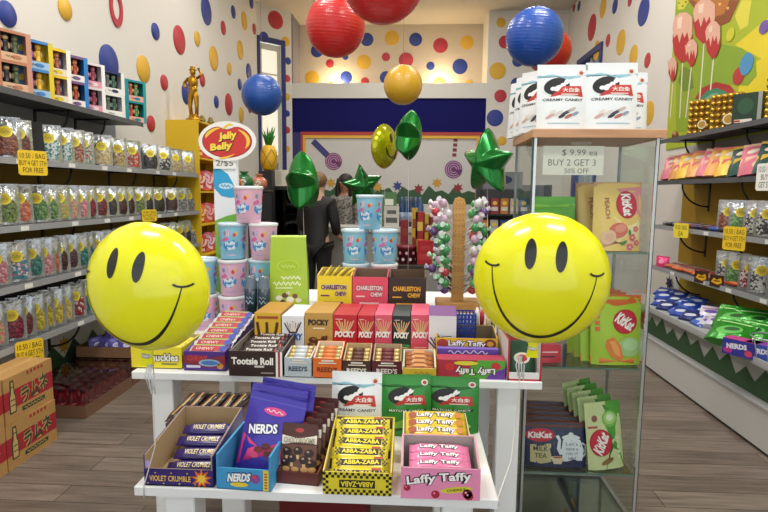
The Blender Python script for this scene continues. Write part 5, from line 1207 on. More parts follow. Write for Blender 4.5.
for k in range(3): dup(o, (x-.012*(k+1)-.02, 2.485+.055*k, SH[1]+.0005), (R(-6), 0, R(10-4*k)), f'green melon wafer candy bag on the middle glass shelf, {["directly behind the front one","second behind the front one","rearmost of the file"][k]}')
for k, (c, nm) in enumerate((('#c8384a', 'red'), ('#d85a70', 'pink'), ('#b02a3a', 'dark red'))):
    b = plain_bag(.15, .08, .03, c, lambda b, w, h: (b.rect(-w*.4, h*.55, w*.4, h*.62, '#e8c8c8', 1), b.rect(-w*.3, h*.3, w*.3, h*.38, '#2a2a2a', 1)), .1)
    put(b, 'candy_bag', (.61, 2.43+.07*k, SH[1]+.0005), f'low {nm} bag on middle glass shelf behind smiley balloon, {ORD[k]} from front', 'candy bag', 'low red bags in the case', (R(-8), 0, R(4)))
gsp = []
for k in range(3):
    b = plain_bag(.19, .235, .05, '#5cae2c', lambda b, w, h: (b.ell(.15*w, .5*h, .2*w, .1*h, '#1f5a2c', 1, .5), b.poly([(-w*.5,h*.86),(w*.5,h*.88),(w*.5,h*.78),(0,h*.82),(-w*.5,h*.74)], '#8fd04a', 1), kk(b, -w*.1, h*.5, w*.3, h*.14, .3)), .1)
    put(b, 'wafer_bag', (.622+.03*k, 2.44+.085*k, SH[0]+.0005), f'bright green wafer bag on upper glass shelf behind smiley balloon, {ORD[k]} from front', 'candy bag', 'green wafer bags in the case', (R(-8), 0, R(-6+5*k)))
def milktea():
    w, h = .21, .19; b = plain_bag(w, h, .035, '#22284a', None, .06, '#1c203c', .35, .05, .2)
    for i in range(7): b.rect(-w*.5+i*w/7+.008, 0, -w*.5+i*w/7+.011, h*.86, '#343c66', 1)
    for i in range(5): b.rect(-w*.5, i*h*.17+.01, w*.5, i*h*.17+.012, '#343c66', 1)
    b.rect(-w*.5, h*.88, w*.5, h, '#6a3420', 1)
    kk(b, -w*.26, h*.7, w*.24, h*.15, .05, 3, .05); b.poly([(-w*.42,h*.48),(-w*.08,h*.52),(-w*.08,h*.12),(-w*.24,h*.07),(-w*.42,h*.1)], '#c8bc8c', 2)
    b.txt('MILK', -w*.25, h*.4, w*.24, h*.1, '#3a3424', 4, off=.01); b.txt('TEA', -w*.25, h*.25, w*.2, h*.1, '#3a3424', 4, off=.01)
    tw = '#dfe4ea'
    b.poly([(w*.12,h*.62),(w*.4,h*.62),(w*.46,h*.4),(w*.43,h*.16),(w*.12,h*.14),(w*.08,h*.38)], tw, 2); b.ell(w*.25, h*.66, w*.15, h*.06, tw, 2); b.ell(w*.25, h*.74, w*.04, h*.035, tw, 2); b.ell(w*.25, h*.69, w*.1, h*.04, tw, 2)
    b.stroke([(w*.1,h*.3),(w*.04,h*.42),(w*.06,h*.6),(w*.02,h*.7)], [w*.09,w*.06,w*.045,w*.06], tw, 2); b.stroke([(w*.43,h*.55),(w*.49,h*.5),(w*.49,h*.3),(w*.43,h*.24)], w*.03, tw, 2)
    for i, s in enumerate(("Let's", 'have a', 'cup of', 'tea!')): b.txt(s, w*.26, h*(.53-.105*i), w*(.2 if i != 3 else .13), h*.075, '#4a4a6a', 4, off=.0)
    b.ell(w*.02, h*.22, w*.11, h*.035, '#e8d8c0', 4); b.poly([(-w*.09,h*.22),(w*.13,h*.22),(w*.08,h*.08),(-w*.04,h*.08)], '#dccab0', 4); b.ell(w*.02, h*.225, w*.08, h*.022, '#a8602a', 5)
    return b
x, y, z, w, h = fitY(524, 424, 586, 470, 2.42, SH[2])
o = None
for k in range(5):
    loc = (x+.0+.004*k, 2.42+.046*k, SH[2]+.0005+.006*k); rot = (R(-12), 0, R(-2+2*math.sin(k*3))); lb = f'navy milk tea wafer bag on lowest glass shelf, {"front one with whole white teapot" if k == 0 else ORD[k]+" from the front"}'
    if o is None: o = put(milktea(), 'wafer_bag', (x, 2.42, SH[2]+.0005), lb, 'candy bag', 'milk tea wafer bags', (R(-10), 0, R(-1)))
    else: dup(o, loc, rot, lb)
    if k == 0: o.scale = (w/.21*.98, 1, h/.19)
def matcha():
    w, h = .165, .24; b = plain_bag(w, h, .035, '#cfd8a0', None, .06, '#4a9a34', .35, .05, .2)
    b.poly([(w*.1,h),(w*.5,h),(w*.5,0),(-w*.05,0),(w*.12,h*.3),(w*.0,h*.7)], '#4f9e34', 1); b.poly([(w*.0,h*.95),(w*.5,h*.95),(w*.5,h*.9),(w*.05,h*.88)], '#2f7a2a', 2)
    b.ell(w*.16, h*.74, w*.22, h*.12, '#7cbc54', 2); b.ell(w*.16, h*.75, w*.17, h*.09, '#a8d47c', 3); b.ell(w*.16, h*.76, w*.1, h*.05, '#dfeec8', 4)
    kk(b, -w*.14, h*.4, h*.2, w*.3, R(80), 3, R(60)); b.ell(-w*.26, h*.76, w*.08, h*.05, '#8a5a4a', 2); b.rect(-w*.45, h*.62, -w*.2, h*.65, '#b04a4a', 2)
    for i in range(5): b.rect(w*.3, h*(.15+.07*i), w*.38, h*(.2+.07*i), '#dce8c0', 3)
    b.ell(0, h*.12, w*.18, h*.04, '#8a6a3a', 3, .3)
    return b
x, y, z, w, h = fitY(585, 404, 624, 466, 2.42, SH[2])
o = None
for k in range(5):
    loc = (x+.008-.012*k, 2.42+.048*k, SH[2]+.0005+.008*k); rot = (R(-10), R(-3), R(14+3*k)); lb = f'green and cream matcha wafer bag on lowest glass shelf, {"front one beside navy bags" if k == 0 else ORD[k]+" from the front"}'
    if o is None: o = put(matcha(), 'wafer_bag', loc, lb, 'candy bag', 'matcha wafer bags', (R(-8), R(-3), R(12))); o.scale = (w/.165, 1, h/.24)
    else: dup(o, loc, rot, lb)
# white milk candy bags on the case top
TT = CT+.0355
for i, (x0, y0, x1, y1, Y, rz, lb) in enumerate(((536, 63.5, 586, 128, 2.40, 0, 'left front one on top of glass case'), (584, 61.5, 636, 129, 2.40, 0, 'right front one on top of glass case'), (606, 71, 642.5, 127, 2.54, 6, 'behind the right front bag on top of glass case'),
    (528, 69, 545, 132, 2.50, -48, 'turned sideways behind left front one on glass case'), (522, 74, 536, 133, 2.60, -52, 'turned sideways, middle of left file on glass case'), (516, 80, 528, 135, 2.70, -55, 'turned sideways at left back corner of glass case top'))):
    x, y, z, w, h = fitY(x0, y0, x1, y1, Y, TT)
    o = dup(wb, (x, Y, TT), (R(-4), 0, R(rz)), f'white milk candy bag, {lb}', 'milk candy bags on the case')
    o.scale = ((w if rz == 0 else .205)/.17, 1, min(h, .29)/.235)
# ================================================================ balloons
def foil(c, r=.26, m=.45, bump=.12): return K(c, r, m=m, coat=.4, bump=bump, bs=7)
YELB = foil('#f0ee10', .26, .0, .10); BLKP = K('#15160f', .35, coat=.3)
def ribbon(b, pts, m): b.tube(pts, .0016, m, 5)
def smiley(loc, Rr, rot, label, string, tailcol, face=1.0):
    t = thing('smiley_balloon', label, 'balloon', loc, 0, 'smiley foil balloons', rot)
    T = Rr*.62
    def th(r, a): 
        q = min(1, r/Rr); pk = .02*Rr*(q**5)*math.cos(22*a)*(1-q**12)
        return T*max(0., 1-q**2.3)**.62+pk*.4
    b = B(); na, nr = 110, 22
    for sgn in (-1, 1):
        vs = [(0, sgn*T, 0)]; fs = []
        for k in range(1, nr+1):
            q = (k/nr)**.7
            for i in range(na):
                a = 2*PI*i/na; rr = Rr*q*(1+(.003*math.cos(22*a) if k == nr else 0)); vs.append((rr*math.sin(a), sgn*th(Rr*q, a), rr*math.cos(a)))
        fs += [(0, 1+(i+1) % na, 1+i) for i in range(na)]
        for k in range(nr-1):
            for i in range(na): j = (i+1) % na; fs.append((1+k*na+i, 1+k*na+j, 1+k*na+na+j, 1+k*na+na+i))
        if sgn > 0: fs = [tuple(reversed(f)) for f in fs]
        b.add(vs, fs, YELB, True)
    b.done('balloon_body', t)
    b = B(); b.W = lambda u, v, n: (u, -th(math.hypot(u, v), math.atan2(u, v))-n, v); b.e = .0012; f = face*Rr
    for s in (-1, 1): b.ell(s*.21*Rr, .44*Rr, .08*Rr, .212*Rr, BLKP, 1, 0, 28)
    arc = [(f*.73*math.sin(a), .2*Rr-.0*Rr-f*.0-(1.0*Rr)*(math.cos(a)-math.cos(R(84)))/(1-math.cos(R(84)))) for a in [R(-84+168*i/40) for i in range(41)]]
    b.stroke(arc, [Rr*(.014+.045*math.sin(PI*i/40)**1.6) for i in range(41)], BLKP, 1)
    for s in (-1, 1): b.stroke([(s*f*.73+.11*Rr*math.cos(a), .26*Rr+.06*Rr*math.sin(a)) for a in [R(200+14*i) for i in range(11)]], Rr*.03, BLKP, 2)
    b.done('face_print', t)
    b = B(); tc = K(tailcol, .3, m=.4, bump=.2); z = -Rr
    b.prism([(-.018, z+.012), (.018, z+.012), (.014, z-.012), (.02, z-.045), (-.016, z-.048), (-.012, z-.012)], -.004, .004, YELB); b.lathe([(.012, z-.022), (.015, z-.017), (.012, z-.012)], tc, n=12)
    b.done('balloon_neck', t)
    Mi = (Matrix.Translation(loc) @ Euler(rot).to_matrix().to_4x4()).inverted()
    b = B(); rb = K('#d9d7d2', .4); ribbon(b, [Mi @ Vector(p) for p in string], rb)
    s0 = Vector(string[0])
    for k in range(4): b.tube([Mi @ (s0+Vector((.004*(k-1.5), 0, .004))), Mi @ (s0+Vector((.008*(k-1.5), -.006, -.025))), Mi @ (s0+Vector((.005*(k-1.5)+.004, -.004, -.06-.012*(k % 2))))], .0022, K('#e2e3e4', .3), 5)
    b.done('ribbon', t)
    return t
YB1 = 1.33; c = onY(148.5, 287, YB1); r1 = 66.5*YB1/FPX*1.02
s0 = onY(150.5, 366, YB1)
smiley(c, r1, (R(3), R(6), R(-9)), 'yellow smiley face foil balloon floating at the left of the display table', [s0, s0+Vector((.002, .004, -.12)), s0+Vector((-.001, .01, -.22)), Vector((-.715, 1.362, BZ+.002)), Vector((-.716, 1.3635, BZ-.03))], '#c8ccd0', 1.08)
YB2 = 1.62; c = onY(540.5, 279, YB2); r2 = 65.5*YB2/FPX*1.01
s0 = onY(520, 357, YB2)
smiley(c, r2, (R(2), R(4), R(-10)), 'yellow smiley face foil balloon floating in front of the glass case', [s0, s0+Vector((-.006, -.03, -.12)), s0+Vector((-.035, -.1, -.28)), Vector((.2395, 1.372, BZ+.002)), Vector((.242, 1.37, BZ-.02))], '#e0dfda', 1.0)
def star_balloon(name, px, py, Y, r, rot, c, label, string_to, kind='star'):
    loc = onY(px, py, Y); t = thing(name, label, 'balloon', loc, 0, 'green star foil balloons' if kind == 'star' else None, rot)
    m = foil(c, .2, .55, .18)
    def Rad(a):
        if kind != 'star': return r
        a = (a % (2*PI/5)); a = min(a, 2*PI/5-a); ro, ri, h = r, r*.52, PI/5
        v = ro*ri*math.sin(h)/(ro*math.sin(a)+ri*math.sin(h-a))
        return min(v, r*.985)
    b = B(); na, nr = 100, 14; T = r*.5 if kind == 'star' else r*.5
    for sgn in (-1, 1):
        vs = [(0, sgn*T, 0)]
        for k in range(1, nr+1):
            q = (k/nr)**.75
            for i in range(na):
                a = 2*PI*i/na; R_ = Rad(a); rr = R_*q; thk = T*max(0, 1-q**2.2)**.7*(1-.12*(R_/r)*q)
                vs.append((rr*math.sin(a), sgn*thk, rr*math.cos(a)))
        fs = [(0, 1+(i+1) % na, 1+i) for i in range(na)]
        for k in range(nr-1):
            for i in range(na): j = (i+1) % na; fs.append((1+k*na+i, 1+k*na+j, 1+k*na+na+j, 1+k*na+na+i))
        if sgn > 0: fs = [tuple(reversed(f)) for f in fs]
        b.add(vs, fs, m, True)
    if kind != 'star':
        b.fy = -T-.002; b.W = lambda u, v, n: (u, -T*max(0, 1-(math.hypot(u, v)/r)**2.2)**.7-n-.001, v)
        b.stroke([(.55*r*math.sin(a), .1*r-.6*r*math.cos(a)) for a in [R(-70+7*i) for i in range(21)]], .05*r, BLKP, 1)
        b.ell(.55*r, -.28*r, .22*r, .28*r, K('#d8642a', .3), 1)
        for s in (-1, 1): b.ell(s*.2*r, .35*r, .08*r, .2*r, BLKP, 1)
    b.done('balloon_body', t)
    Mi = (Matrix.Translation(loc) @ Euler(rot).to_matrix().to_4x4()).inverted()
    zb = -r*(.8 if kind == 'star' else 1)
    p0 = Vector((loc.x, loc.y, loc.z+zb+.02)); q = Vector(string_to)
    b = B(); b.tube([Mi @ p0, Mi @ (p0*.6+q*.4+Vector((.01,0,0))), Mi @ q], .0016, K('#c8c8c4', .4), 5); b.done('ribbon', t)
    return t
g = '#0f7a2a'
star_balloon('star_balloon', 303, 183, 3.9, .232, (R(-3), 0, R(84)), g, 'green star foil balloon seen edge on, in front of the person in the dark jacket', (onY(303, 240, 3.9).x, 3.92, 0))
star_balloon('star_balloon', 362.5, 186, 5.2, .215, (R(8), R(-10), R(18)), '#0d6a26', 'dark green star foil balloon above the right cotton candy stack', (onY(362, 240, 5.2).x, 5.2, 0))
star_balloon('star_balloon', 408.5, 136, 4.8, .235, (R(6), R(8), R(80)), g, 'green star foil balloon seen edge on, touching the small yellow round balloon', (onY(408, 240, 4.8).x, 4.8, 0))
star_balloon('star_balloon', 488, 163, 3.9, .245, (R(6), R(4), R(-54)), '#128232', 'large green star foil balloon between the lollipop stand and the glass case', (onY(490, 240, 3.9).x, 3.9, 0))
star_balloon('round_balloon', 384.5, 146.5, 5.15, .205, (R(2), R(5), R(62)), '#b9bd0c', 'small round yellow foil balloon turned aside, touching a green star balloon', (onY(386, 240, 5.15).x, 5.15, 0), 'round')
# ================================================================ paper lanterns
def lantern(px, py, dia, Y, c, label, ribs=26):
    p = onY(px, py, Y); r = dia/2*Y/FPX
    t = thing('paper_lantern', label, 'paper lantern', p, 0, 'round paper lanterns', (R(7), R(5), 0))
    b = B(); prof = []; n = ribs*3
    for i in range(n+1):
        a = R(-82)+R(164)*i/n; k = r*(1+.012*abs(math.sin(PI*ribs*i/n))-.006); prof.append((k*math.cos(a), k*math.sin(a)))
    b.lathe(prof, K(c, .38, coat=.25), n=40); b.done('paper_shade', t)
    Mi = (Matrix.Translation(p) @ Euler((R(7), R(5), 0)).to_matrix().to_4x4()).inverted()
    b = B(); b.tube([Mi @ (p+Vector((0,0,r*.97))), Mi @ Vector((p.x, p.y, CZ))], .002, K('#8a8a88', .5), 5); b.done('cord', t)
lantern(335.5, 26.5, 57, 3.5, '#c61c1e', 'red paper lantern hanging left of centre, fully in view')
lantern(383, -20, 79, 2.6, '#be181c', 'large red paper lantern cut off by the top edge of the photo')
lantern(403, 85, 37.5, 5.4, '#d3a32a', 'yellow paper lantern hanging before the blue beam')
lantern(262, 95, 39.5, 5.2, '#174a9c', 'dark blue paper lantern hanging before the glazed door on the left')
lantern(534.5, 37, 53.5, 3.7, '#154aa6', 'blue paper lantern hanging above the left bags of the glass case')
lantern(549, 51, 42, 4.7, '#b01a22', 'red paper lantern half hidden behind the blue one and the white bags')
# ================================================================ right side: base cabinet and goods
t = thing('base_cabinet', 'long white base cabinet with a green zigzag grass front along the right wall', 'cabinet', (2.4, 3.9, 0))
def bxr(b, x0, x1, y0, y1, z0, z1, m): b.box(x0-2.4, x1-2.4, y0-3.9, y1-3.9, z0, z1, m)
b = B(); bxr(b, 2.07, 2.69, 2.2, 5.5, .02, .27, K('#c9c9c6', .5)); bxr(b, 2.085, 2.69, 2.2, 5.5, 0, .02, K('#151515', .6)); bxr(b, 2.06, 2.14, 2.2, 5.5, .262, .278, K('#a9aaaa', .35)); b.done('plinth', t)
b = B(); bxr(b, 2.13, 2.15, 2.2, 5.5, .279, .5, K('#a5a8a4', .6)); 
n = 34; ws = K('#2f5030', .65)
for i in range(n):
    y0 = -1.7+3.3*i/n; y1 = -1.7+3.3*(i+1)/n; za, zb = (.36, .45) if i % 2 == 0 else (.45, .36)
    za += .02*math.sin(i*1.3); zb += .02*math.sin((i+1)*1.3)
    b.add([(-.2715, y0, .279), (-.2715, y1, .279), (-.2715, y1, zb), (-.2715, y0, za)], [(0,1,2,3)], ws)
b.done('front_panel', t)
b = B(); bxr(b, 2.06, 2.69, 2.2, 5.5, .5, .52, K('#a9acad', .45)); bxr(b, 2.06, 2.07, 2.2, 5.5, .52, .545, K('#b4b7b8', .4)); b.done('tray_top', t)
TRZ = .5205
# gold sphere boxes
goldm = K('#c9a03c', .25, m=.75)
def sphere_box(px0, px1, py0, py1, label, cols):
    p = onX((px0+px1)/2, py1, 2.44); s = p.y/FPX; w = (px1-px0)*s*1.02; h = (py1-py0)*s; d = .09
    t = thing('chocolate_box', label, 'chocolate box', (2.5, p.y, RZ[1]+.036), R(-52), 'gold sphere boxes on the top right shelf')
    b = B(); b.box(-w/2, w/2, .02, d, 0, h, K('#b58e3e', .35)); g = glass_mat('#f6f2e6', .3); b.box(-w/2, w/2, -.025, .018, 0, .004, K('#8a6a2a', .4)); b.fy = -.026
    b.done('box_tray', t)
    r = w/cols/2; rows = int(h/(2*r)); rr = h/rows/2; first = None
    for i in range(cols):
        for j in range(rows):
            lc = (-w/2+r*(2*i+1), 0, .004+rr*(2*j+1)*(1-.004/h))
            if first is None:
                q = B(); q.ball((0,0,0), r*.95, r*.95, min(r, rr)*.95, goldm, 12, 8); first = q.done('wrapped_chocolate', t, lc)
            else:
                o = first.copy(); COL.objects.link(o); o.parent = t; o.location = lc
    b = B(); b.fy = -r*.97; b.ell(w*.2, h*.3, w*.2, w*.2, '#e6dcb8', 1); b.ell(w*.2, h*.3, w*.15, w*.15, '#b58a3a', 2); b.done('round_label', t)
sphere_box(681, 701, 98, 132, 'gold sphere chocolate box, farthest one on the top right shelf', 4)
sphere_box(703, 728, 92, 127, 'gold sphere chocolate box next to the dark green box on the top right shelf', 5)
sphere_box(757, 779, 74, 116, 'gold sphere chocolate box at the right edge of the photo on the top right shelf', 4)
p = onX(741, 119, 2.44); s = p.y/FPX; w, h = 25*s, 30*s
b = carton(w, .07, h, '#1f3a2a', '#8a8f8c', '#16281e'); b.rect(-w*.4, h*.1, w*.2, h*.2, '#d8d4cc', 1); b.rect(w*.36, 0, w*.5, h, '#9aa09c', 1); b.rect(-w*.42, h*.12, -w*.2, h*.18, '#b0352f', 2); b.ell(-w*.05, h*.6, w*.28, h*.25, '#2a5238', 1)
put(b, 'chocolate_box', (2.49, p.y, RZ[1]+.036), 'dark green chocolate box standing between the gold sphere boxes on the top right shelf', 'chocolate box', None, (0, 0, R(-52)))
b = B(); b.lathe([(.02,0),(.03,.03),(.02,.06),(.001,.07)], K('#8a5a3a', .4, m=.3), n=14); put(b, 'small_figurine', (2.42, onX(692, 97, 2.44).y+.22, RZ[1]+.036), 'small brown ornament beside the farthest gold sphere box', 'ornament')
# slanted chocolate bags on the second right shelf
def cbag(c, c2, nm):
    def fn(b, w, h):
        b.poly([(-w*.5,h*.55),(w*.5,h*.9),(w*.5,h*.62),(-w*.5,h*.3)], c2, 1); b.ell(w*.1, h*.34, w*.24, h*.12, '#e6c8a8', 2, .3); b.ell(-w*.2, h*.75, w*.16, h*.07, '#f0e2d0', 2, .2)
        b.rect(-w*.5, h*.92, w*.5, h, c2, 1)
    return plain_bag(.26, .25, .05, c, fn)
CB = [('#1f4a42','#d8b02a','dark teal and yellow'),('#d8788a','#e8b8a0','pink'),('#e0a05a','#d86a6a','salmon and orange'),('#e8c04a','#d86a5a','yellow and red'),('#245a3a','#8ac060','green')]
cps = {}; order = [1, 0, 4, 0, 1, 0, 3, 2, 1, 2, 3, 2, 1]
for i, k in enumerate(order):
    y = 3.35+.155*i; loc = (2.40, y, RZ[2]+.048); rot = (R(-24), R(6*math.sin(i)), R(-60+4*math.sin(i*2.1)))
    lb = f'{CB[k][2]} chocolate bag on second right shelf, {ORD[i]} from near end'
    if k in cps: dup(cps[k], loc, rot, lb)
    else: cps[k] = tag(cbag(*CB[k]).done('chocolate_bag', None, loc, rot), lb, 'chocolate bag', 'leaning chocolate bags')
# flat packs on the third shelf, orange bars on the fourth
FC = [('#2a2430','dark'),('#4a2028','maroon'),('#2a4aa0','blue'),('#8a8d94','grey'),('#3a2a50','violet'),('#7a2a2a','red')]
fps = {}
def flatpack(k, loc, rot, lb, grp, w=.17, h=.035):
    if k in fps: return dup(fps[k], loc, rot, lb, grp)
    q = bar(w, .08, h, FC[k][0] if k < 10 else OC[k-10][0], None); q.ell(-.02, 0, .04, .022, '#d8d4d0', 1, 0, 14); q.rect(.02, -.02, .06, .02, '#a03038' if k < 10 else '#f0d8a0', 1.5, 1)
    fps[k] = tag(q.done('candy_pack', None, loc, rot), lb, 'candy pack', grp); return fps[k]
OC = [('#d85a24','orange'),('#b8281f','red'),('#e07a4a','light orange'),('#8a1f1a','dark red')]
sq = [0, 2, 2, 1, 4, 2, 5, 1, 0, 3, 0, 3]
for i, k in enumerate(sq):
    for j in (0, 1):
        flatpack(k if j == 0 else (k+1) % 6, (2.43+.11*j, 4.32+.085*i, RZ[3]+.036), (0, 0, R(-80+20*math.sin(i*2+j))), f'{FC[k if j == 0 else (k+1) % 6][1]} flat candy pack on third right shelf, {ORD[i]} from near end, {"front" if j == 0 else "back"} row', 'flat packs on the third right shelf')
for i in range(13):
    for j in (0, 1):
        k = (i*2+j*3) % 4
        flatpack(10+k, (2.44+.11*j, 4.2+.09*i, RZ[4]+.036), (R(-4), 0, R(-75+25*math.sin(i*1.7+j*2))), f'{OC[k][1]} candy pack on lowest right shelf, {ORD[i]} from near end, {"front" if j == 0 else "back"} row', 'orange and red packs on the lowest right shelf')
b = plain_bag(.13, .1, .07, '#e0407e', lambda b, w, h: b.ell(0, h*.5, w*.2, h*.2, '#f08ab0', 1)); p = onX(658, 276, 2.36); put(b, 'candy_bag', (2.395, p.y, RZ[4]+.036), 'bright pink candy bag at the edge of the lowest right shelf, beside the glass case', 'candy bag', None, (0, 0, R(-55)))
for i, (px, py) in enumerate(((701, 277), (716.5, 281))):
    p = onX(px, py, 2.33); s = p.y/FPX; w, h = 14*s, 12*s; b = B(); b.box(-w/2, w/2, 0, .004, -h/2, h/2, K('#3a2412', .5)); b.fy = 0; b.poly([(-w*.4,-h*.1),(-w*.2,h*.25),(0,h*.1),(w*.3,h*.3),(w*.4,-h*.1),(w*.1,-h*.3),(-w*.2,-h*.2)], '#e2a820', 1); b.rect(-w*.2, -.004, w*.24, .006, '#6a3a10', 2)
    put(b, 'shelf_card', p, f'brown and yellow card on rail of lowest right shelf, {"left" if i == 0 else "right"} of the pair', 'shelf card', 'brown shelf cards', (0, 0, R(-62)))
for i, (px, py, c, nm) in enumerate(((669, 283, '#20264a', 'navy'), (711, 291, '#7a1c22', 'dark red'))):
    p = onX(px, py, XR-.02); b = B(); b.M = Matrix.Rotation(-PI/2, 4, 'Z'); b.star(0, 0, .085, c, 1, n=7, k=.5); b.done_ = None
    put(b, 'star_decal', p, f'{nm} star cutout on the right wall below the lowest shelf', 'wall decoration', 'stars on the right wall')
# tray goods
random.seed(11)
tb = None; i = 0
for px, py in ((655,302),(662,306),(669,309),(676,312),(684,316),(692,320),(660,298),(668,301),(676,304),(685,308),(694,312),(702,316),(674,298),(683,301),(692,305),(657,294),(665,295)):
    p = onZ(px, py, .56); c = ('#2747a8', '#1f2f70', '#3f6ac8')[i % 3]
    if tb is None or i < 3:
        b = plain_bag(.15, .12, .04, c, lambda b, w, h: (b.ell(0, h*.5, w*.3, h*.2, '#c8ccdc', 1, .2), b.rect(-w*.5, h*.8, w*.5, h*.88, '#101830', 1)))
        o = tag(b.done('candy_bag'), 'x', 'candy bag', 'blue bags in the right tray'); tb = tb or []; tb.append(o)
    else: o = dup(tb[i % 3])
    o.location = (p.x+.02, p.y, TRZ+.004+.016*(i > 5)+.012*(i > 11)); o.rotation_euler = (R(-60), 0, R(-65+25*math.sin(i*2.3)))
    row = 'front' if i < 6 else ('middle' if i < 12 else 'back'); k = i if i < 6 else (i-6 if i < 12 else i-12)
    o['label'] = f'blue candy bag in right base cabinet tray, {ORD[k]} from far end, {row} row'; i += 1
for k, (px, py) in enumerate(((703, 323), (711, 325), (707, 318))):
    p = onZ(px, py, .56)
    if k == 0: wv = tag(plain_bag(.15, .13, .04, '#cfcadc', lambda b, w, h: (b.ell(0, h*.45, w*.3, h*.18, '#6a4a9a', 1), b.rect(-w*.4, h*.7, w*.4, h*.78, '#8a3a5a', 1))).done('candy_bag', None, (p.x+.02, p.y, TRZ+.012), (R(-58), 0, R(-60))), 'white and purple candy bag in the right tray, nearest the front rim', 'candy bag', 'white and purple bags in the right tray')
    else: dup(wv, (p.x+.02, p.y, TRZ+.015+.012*k), (R(-55), 0, R(-75+20*k)), f'white and purple candy bag in the right tray, {"beside the green bags" if k == 1 else "behind the other two"}')
for k, (px, py) in enumerate(((715, 340), (735, 342), (722, 330), (745, 334))):
    p = onZ(px, py, .56)
    if k == 0: gv = tag(plain_bag(.26, .22, .08, '#2f8f2a', lambda b, w, h: (b.ell(0, h*.45, w*.3, h*.2, '#5ab84a', 1, .3), b.ell(w*.05, h*.5, w*.18, h*.1, '#1c5a22', 2, .3), b.rect(-w*.5, h*.8, w*.5, h*.86, '#a8dc90', 1)), .1, None, .2, .3, .5).done('candy_bag', None, (p.x+.05, p.y, TRZ+.02), (R(-52), 0, R(-60))), 'shiny green candy bag in the right tray, nearest the blue bags', 'candy bag', 'green bags in the right tray')
    else: dup(gv, (p.x+.06+.0*k, p.y, TRZ+.025+.02*(k > 1)), (R(-50), 0, R(-72+12*k)), f'shiny green candy bag in the right tray, {["","behind the blue candy cartons","second from the far end","nearest the wire ring"][k]}')
for k, (px, py, c, c2) in enumerate(((735, 351, '#3a3a9a', '#c03a8a'), (757, 356, '#3f5ab8', '#8a3aa0'))):
    p = onZ(px, py+4, .53); b = carton(.19, .1, .1, c, c2, '#8a8a92'); b.txt('NERDS', -.01, .06, .12, .034, '#e8e4f0', 2, off=.06, rot=.1); b.ell(.06, .03, .022, .02, '#d84a6a', 1); b.ell(-.06, .028, .026, .018, c2, 1)
    put(b, 'candy_carton', (p.x+.06, p.y+.03, TRZ+.0), f'blue and purple carton in right tray before green bags, {"left" if k == 0 else "right"} one', 'candy carton', 'cartons in the right tray', (0, 0, R(-58)))
p = onZ(770, 336, .68); b = B(); b.tube([(.11*math.cos(2*PI*i/28), .11*math.sin(2*PI*i/28), 0) for i in range(29)], .005, K('#b8bcbc', .3, m=.7), 6)
for i in range(8): b.tube([(.11*math.cos(PI*i/4), .11*math.sin(PI*i/4), 0), (.08*math.cos(PI*i/4), .08*math.sin(PI*i/4), -.145)], .003, K('#b8bcbc', .3, m=.7), 5)
b.tube([(.08*math.cos(2*PI*i/28), .08*math.sin(2*PI*i/28), -.145) for i in range(29)], .004, K('#b8bcbc', .3, m=.7), 6)
put(b, 'wire_basket', (p.x+.02, p.y, TRZ+.15), 'round wire basket in the right tray at the edge of the photo', 'basket')
# ================================================================ back of the shop
t = thing('checkout_counter', 'white checkout counter at the back, in front of the person with dark hair', 'counter', (-.3, 6.9, 0)); cw = K('#b9b8b5', .6)
b = B(); b.box(-.85, .75, -.25, .25, 1.02, 1.08, cw); b.done('counter_top', t)
b = B(); b.box(-.83, .73, -.22, -.2, 0, 1.019, K('#9a9996', .6)); b.box(-.83, -.8, -.2, .24, 0, 1.019, cw); b.box(.7, .73, -.2, .24, 0, 1.019, cw); b.done('counter_front', t)
def simple_box(name, px0, px1, py0, py1, Y, z, c, label, cat, deco=None, d=.14, group=None):
    x, y, zz, w, h = fitY(px0, py0, px1, py1, Y, z); b = carton(w, d, h, c)
    b.rect(-w*.38, h*.2, w*.38, h*.45, deco or '#d8d4c8', 1); b.rect(-w*.3, h*.62, w*.3, h*.8, deco or '#d8d4c8', 1)
    return put(b, name, (x, y+d/2, z), label, cat, group)
CTZ = 1.0805
simple_box('candy_carton', 382, 396, 192, 222, 6.8, CTZ, '#4f7a4a', 'green and white carton on the checkout counter', 'carton', '#dcdcd4')
simple_box('card_display', 384, 399, 206, 226, 6.72, CTZ, '#c4c2bc', 'small grey white display on the checkout counter', 'display', '#5a5c58', .04)
for i in range(5):
    b = B(); c = ('#23406e', '#34507e', '#1c2f58')[i % 3]; b.lathe([(.04, 0), (.044, .01), (.044, .26), (.018, .32), (.018, .37), (.001, .372)], K(c, .2, coat=.4), n=14); b.lathe([(.0445, .06), (.0445, .18)], K('#8a9ab8', .4), n=14)
    put(b, 'drink_bottle', (onY(402+i*4.6, 200, 6.85).x, 6.85+.04*(i % 2), CTZ), f'blue drink bottle on the checkout counter, {ORD[i]} from the left', 'bottle', 'blue bottles on the counter')
t = thing('low_table', 'low dark table behind the display table, holding gift boxes', 'table', (onY(414, 262, 5.5).x, 5.5, 0)); b = B(); b.bbox(-.35, .42, -.25, .25, .76, .8, K('#2f2824', .5)); b.done('tabletop', t)
for sx in (-.31, .38):
    for sy in (-.21, .21): b = B(); b.box(sx-.025, sx+.025, sy-.025, sy+.025, 0, .759, K('#2f2824', .5)); b.done('leg', t)
LTZ = .8005
simple_box('gift_box', 417, 433, 241, 262, 5.35, LTZ, '#b3202a', 'plain red gift box on the low dark table, right of the dotted tin', 'box', '#c43a40')
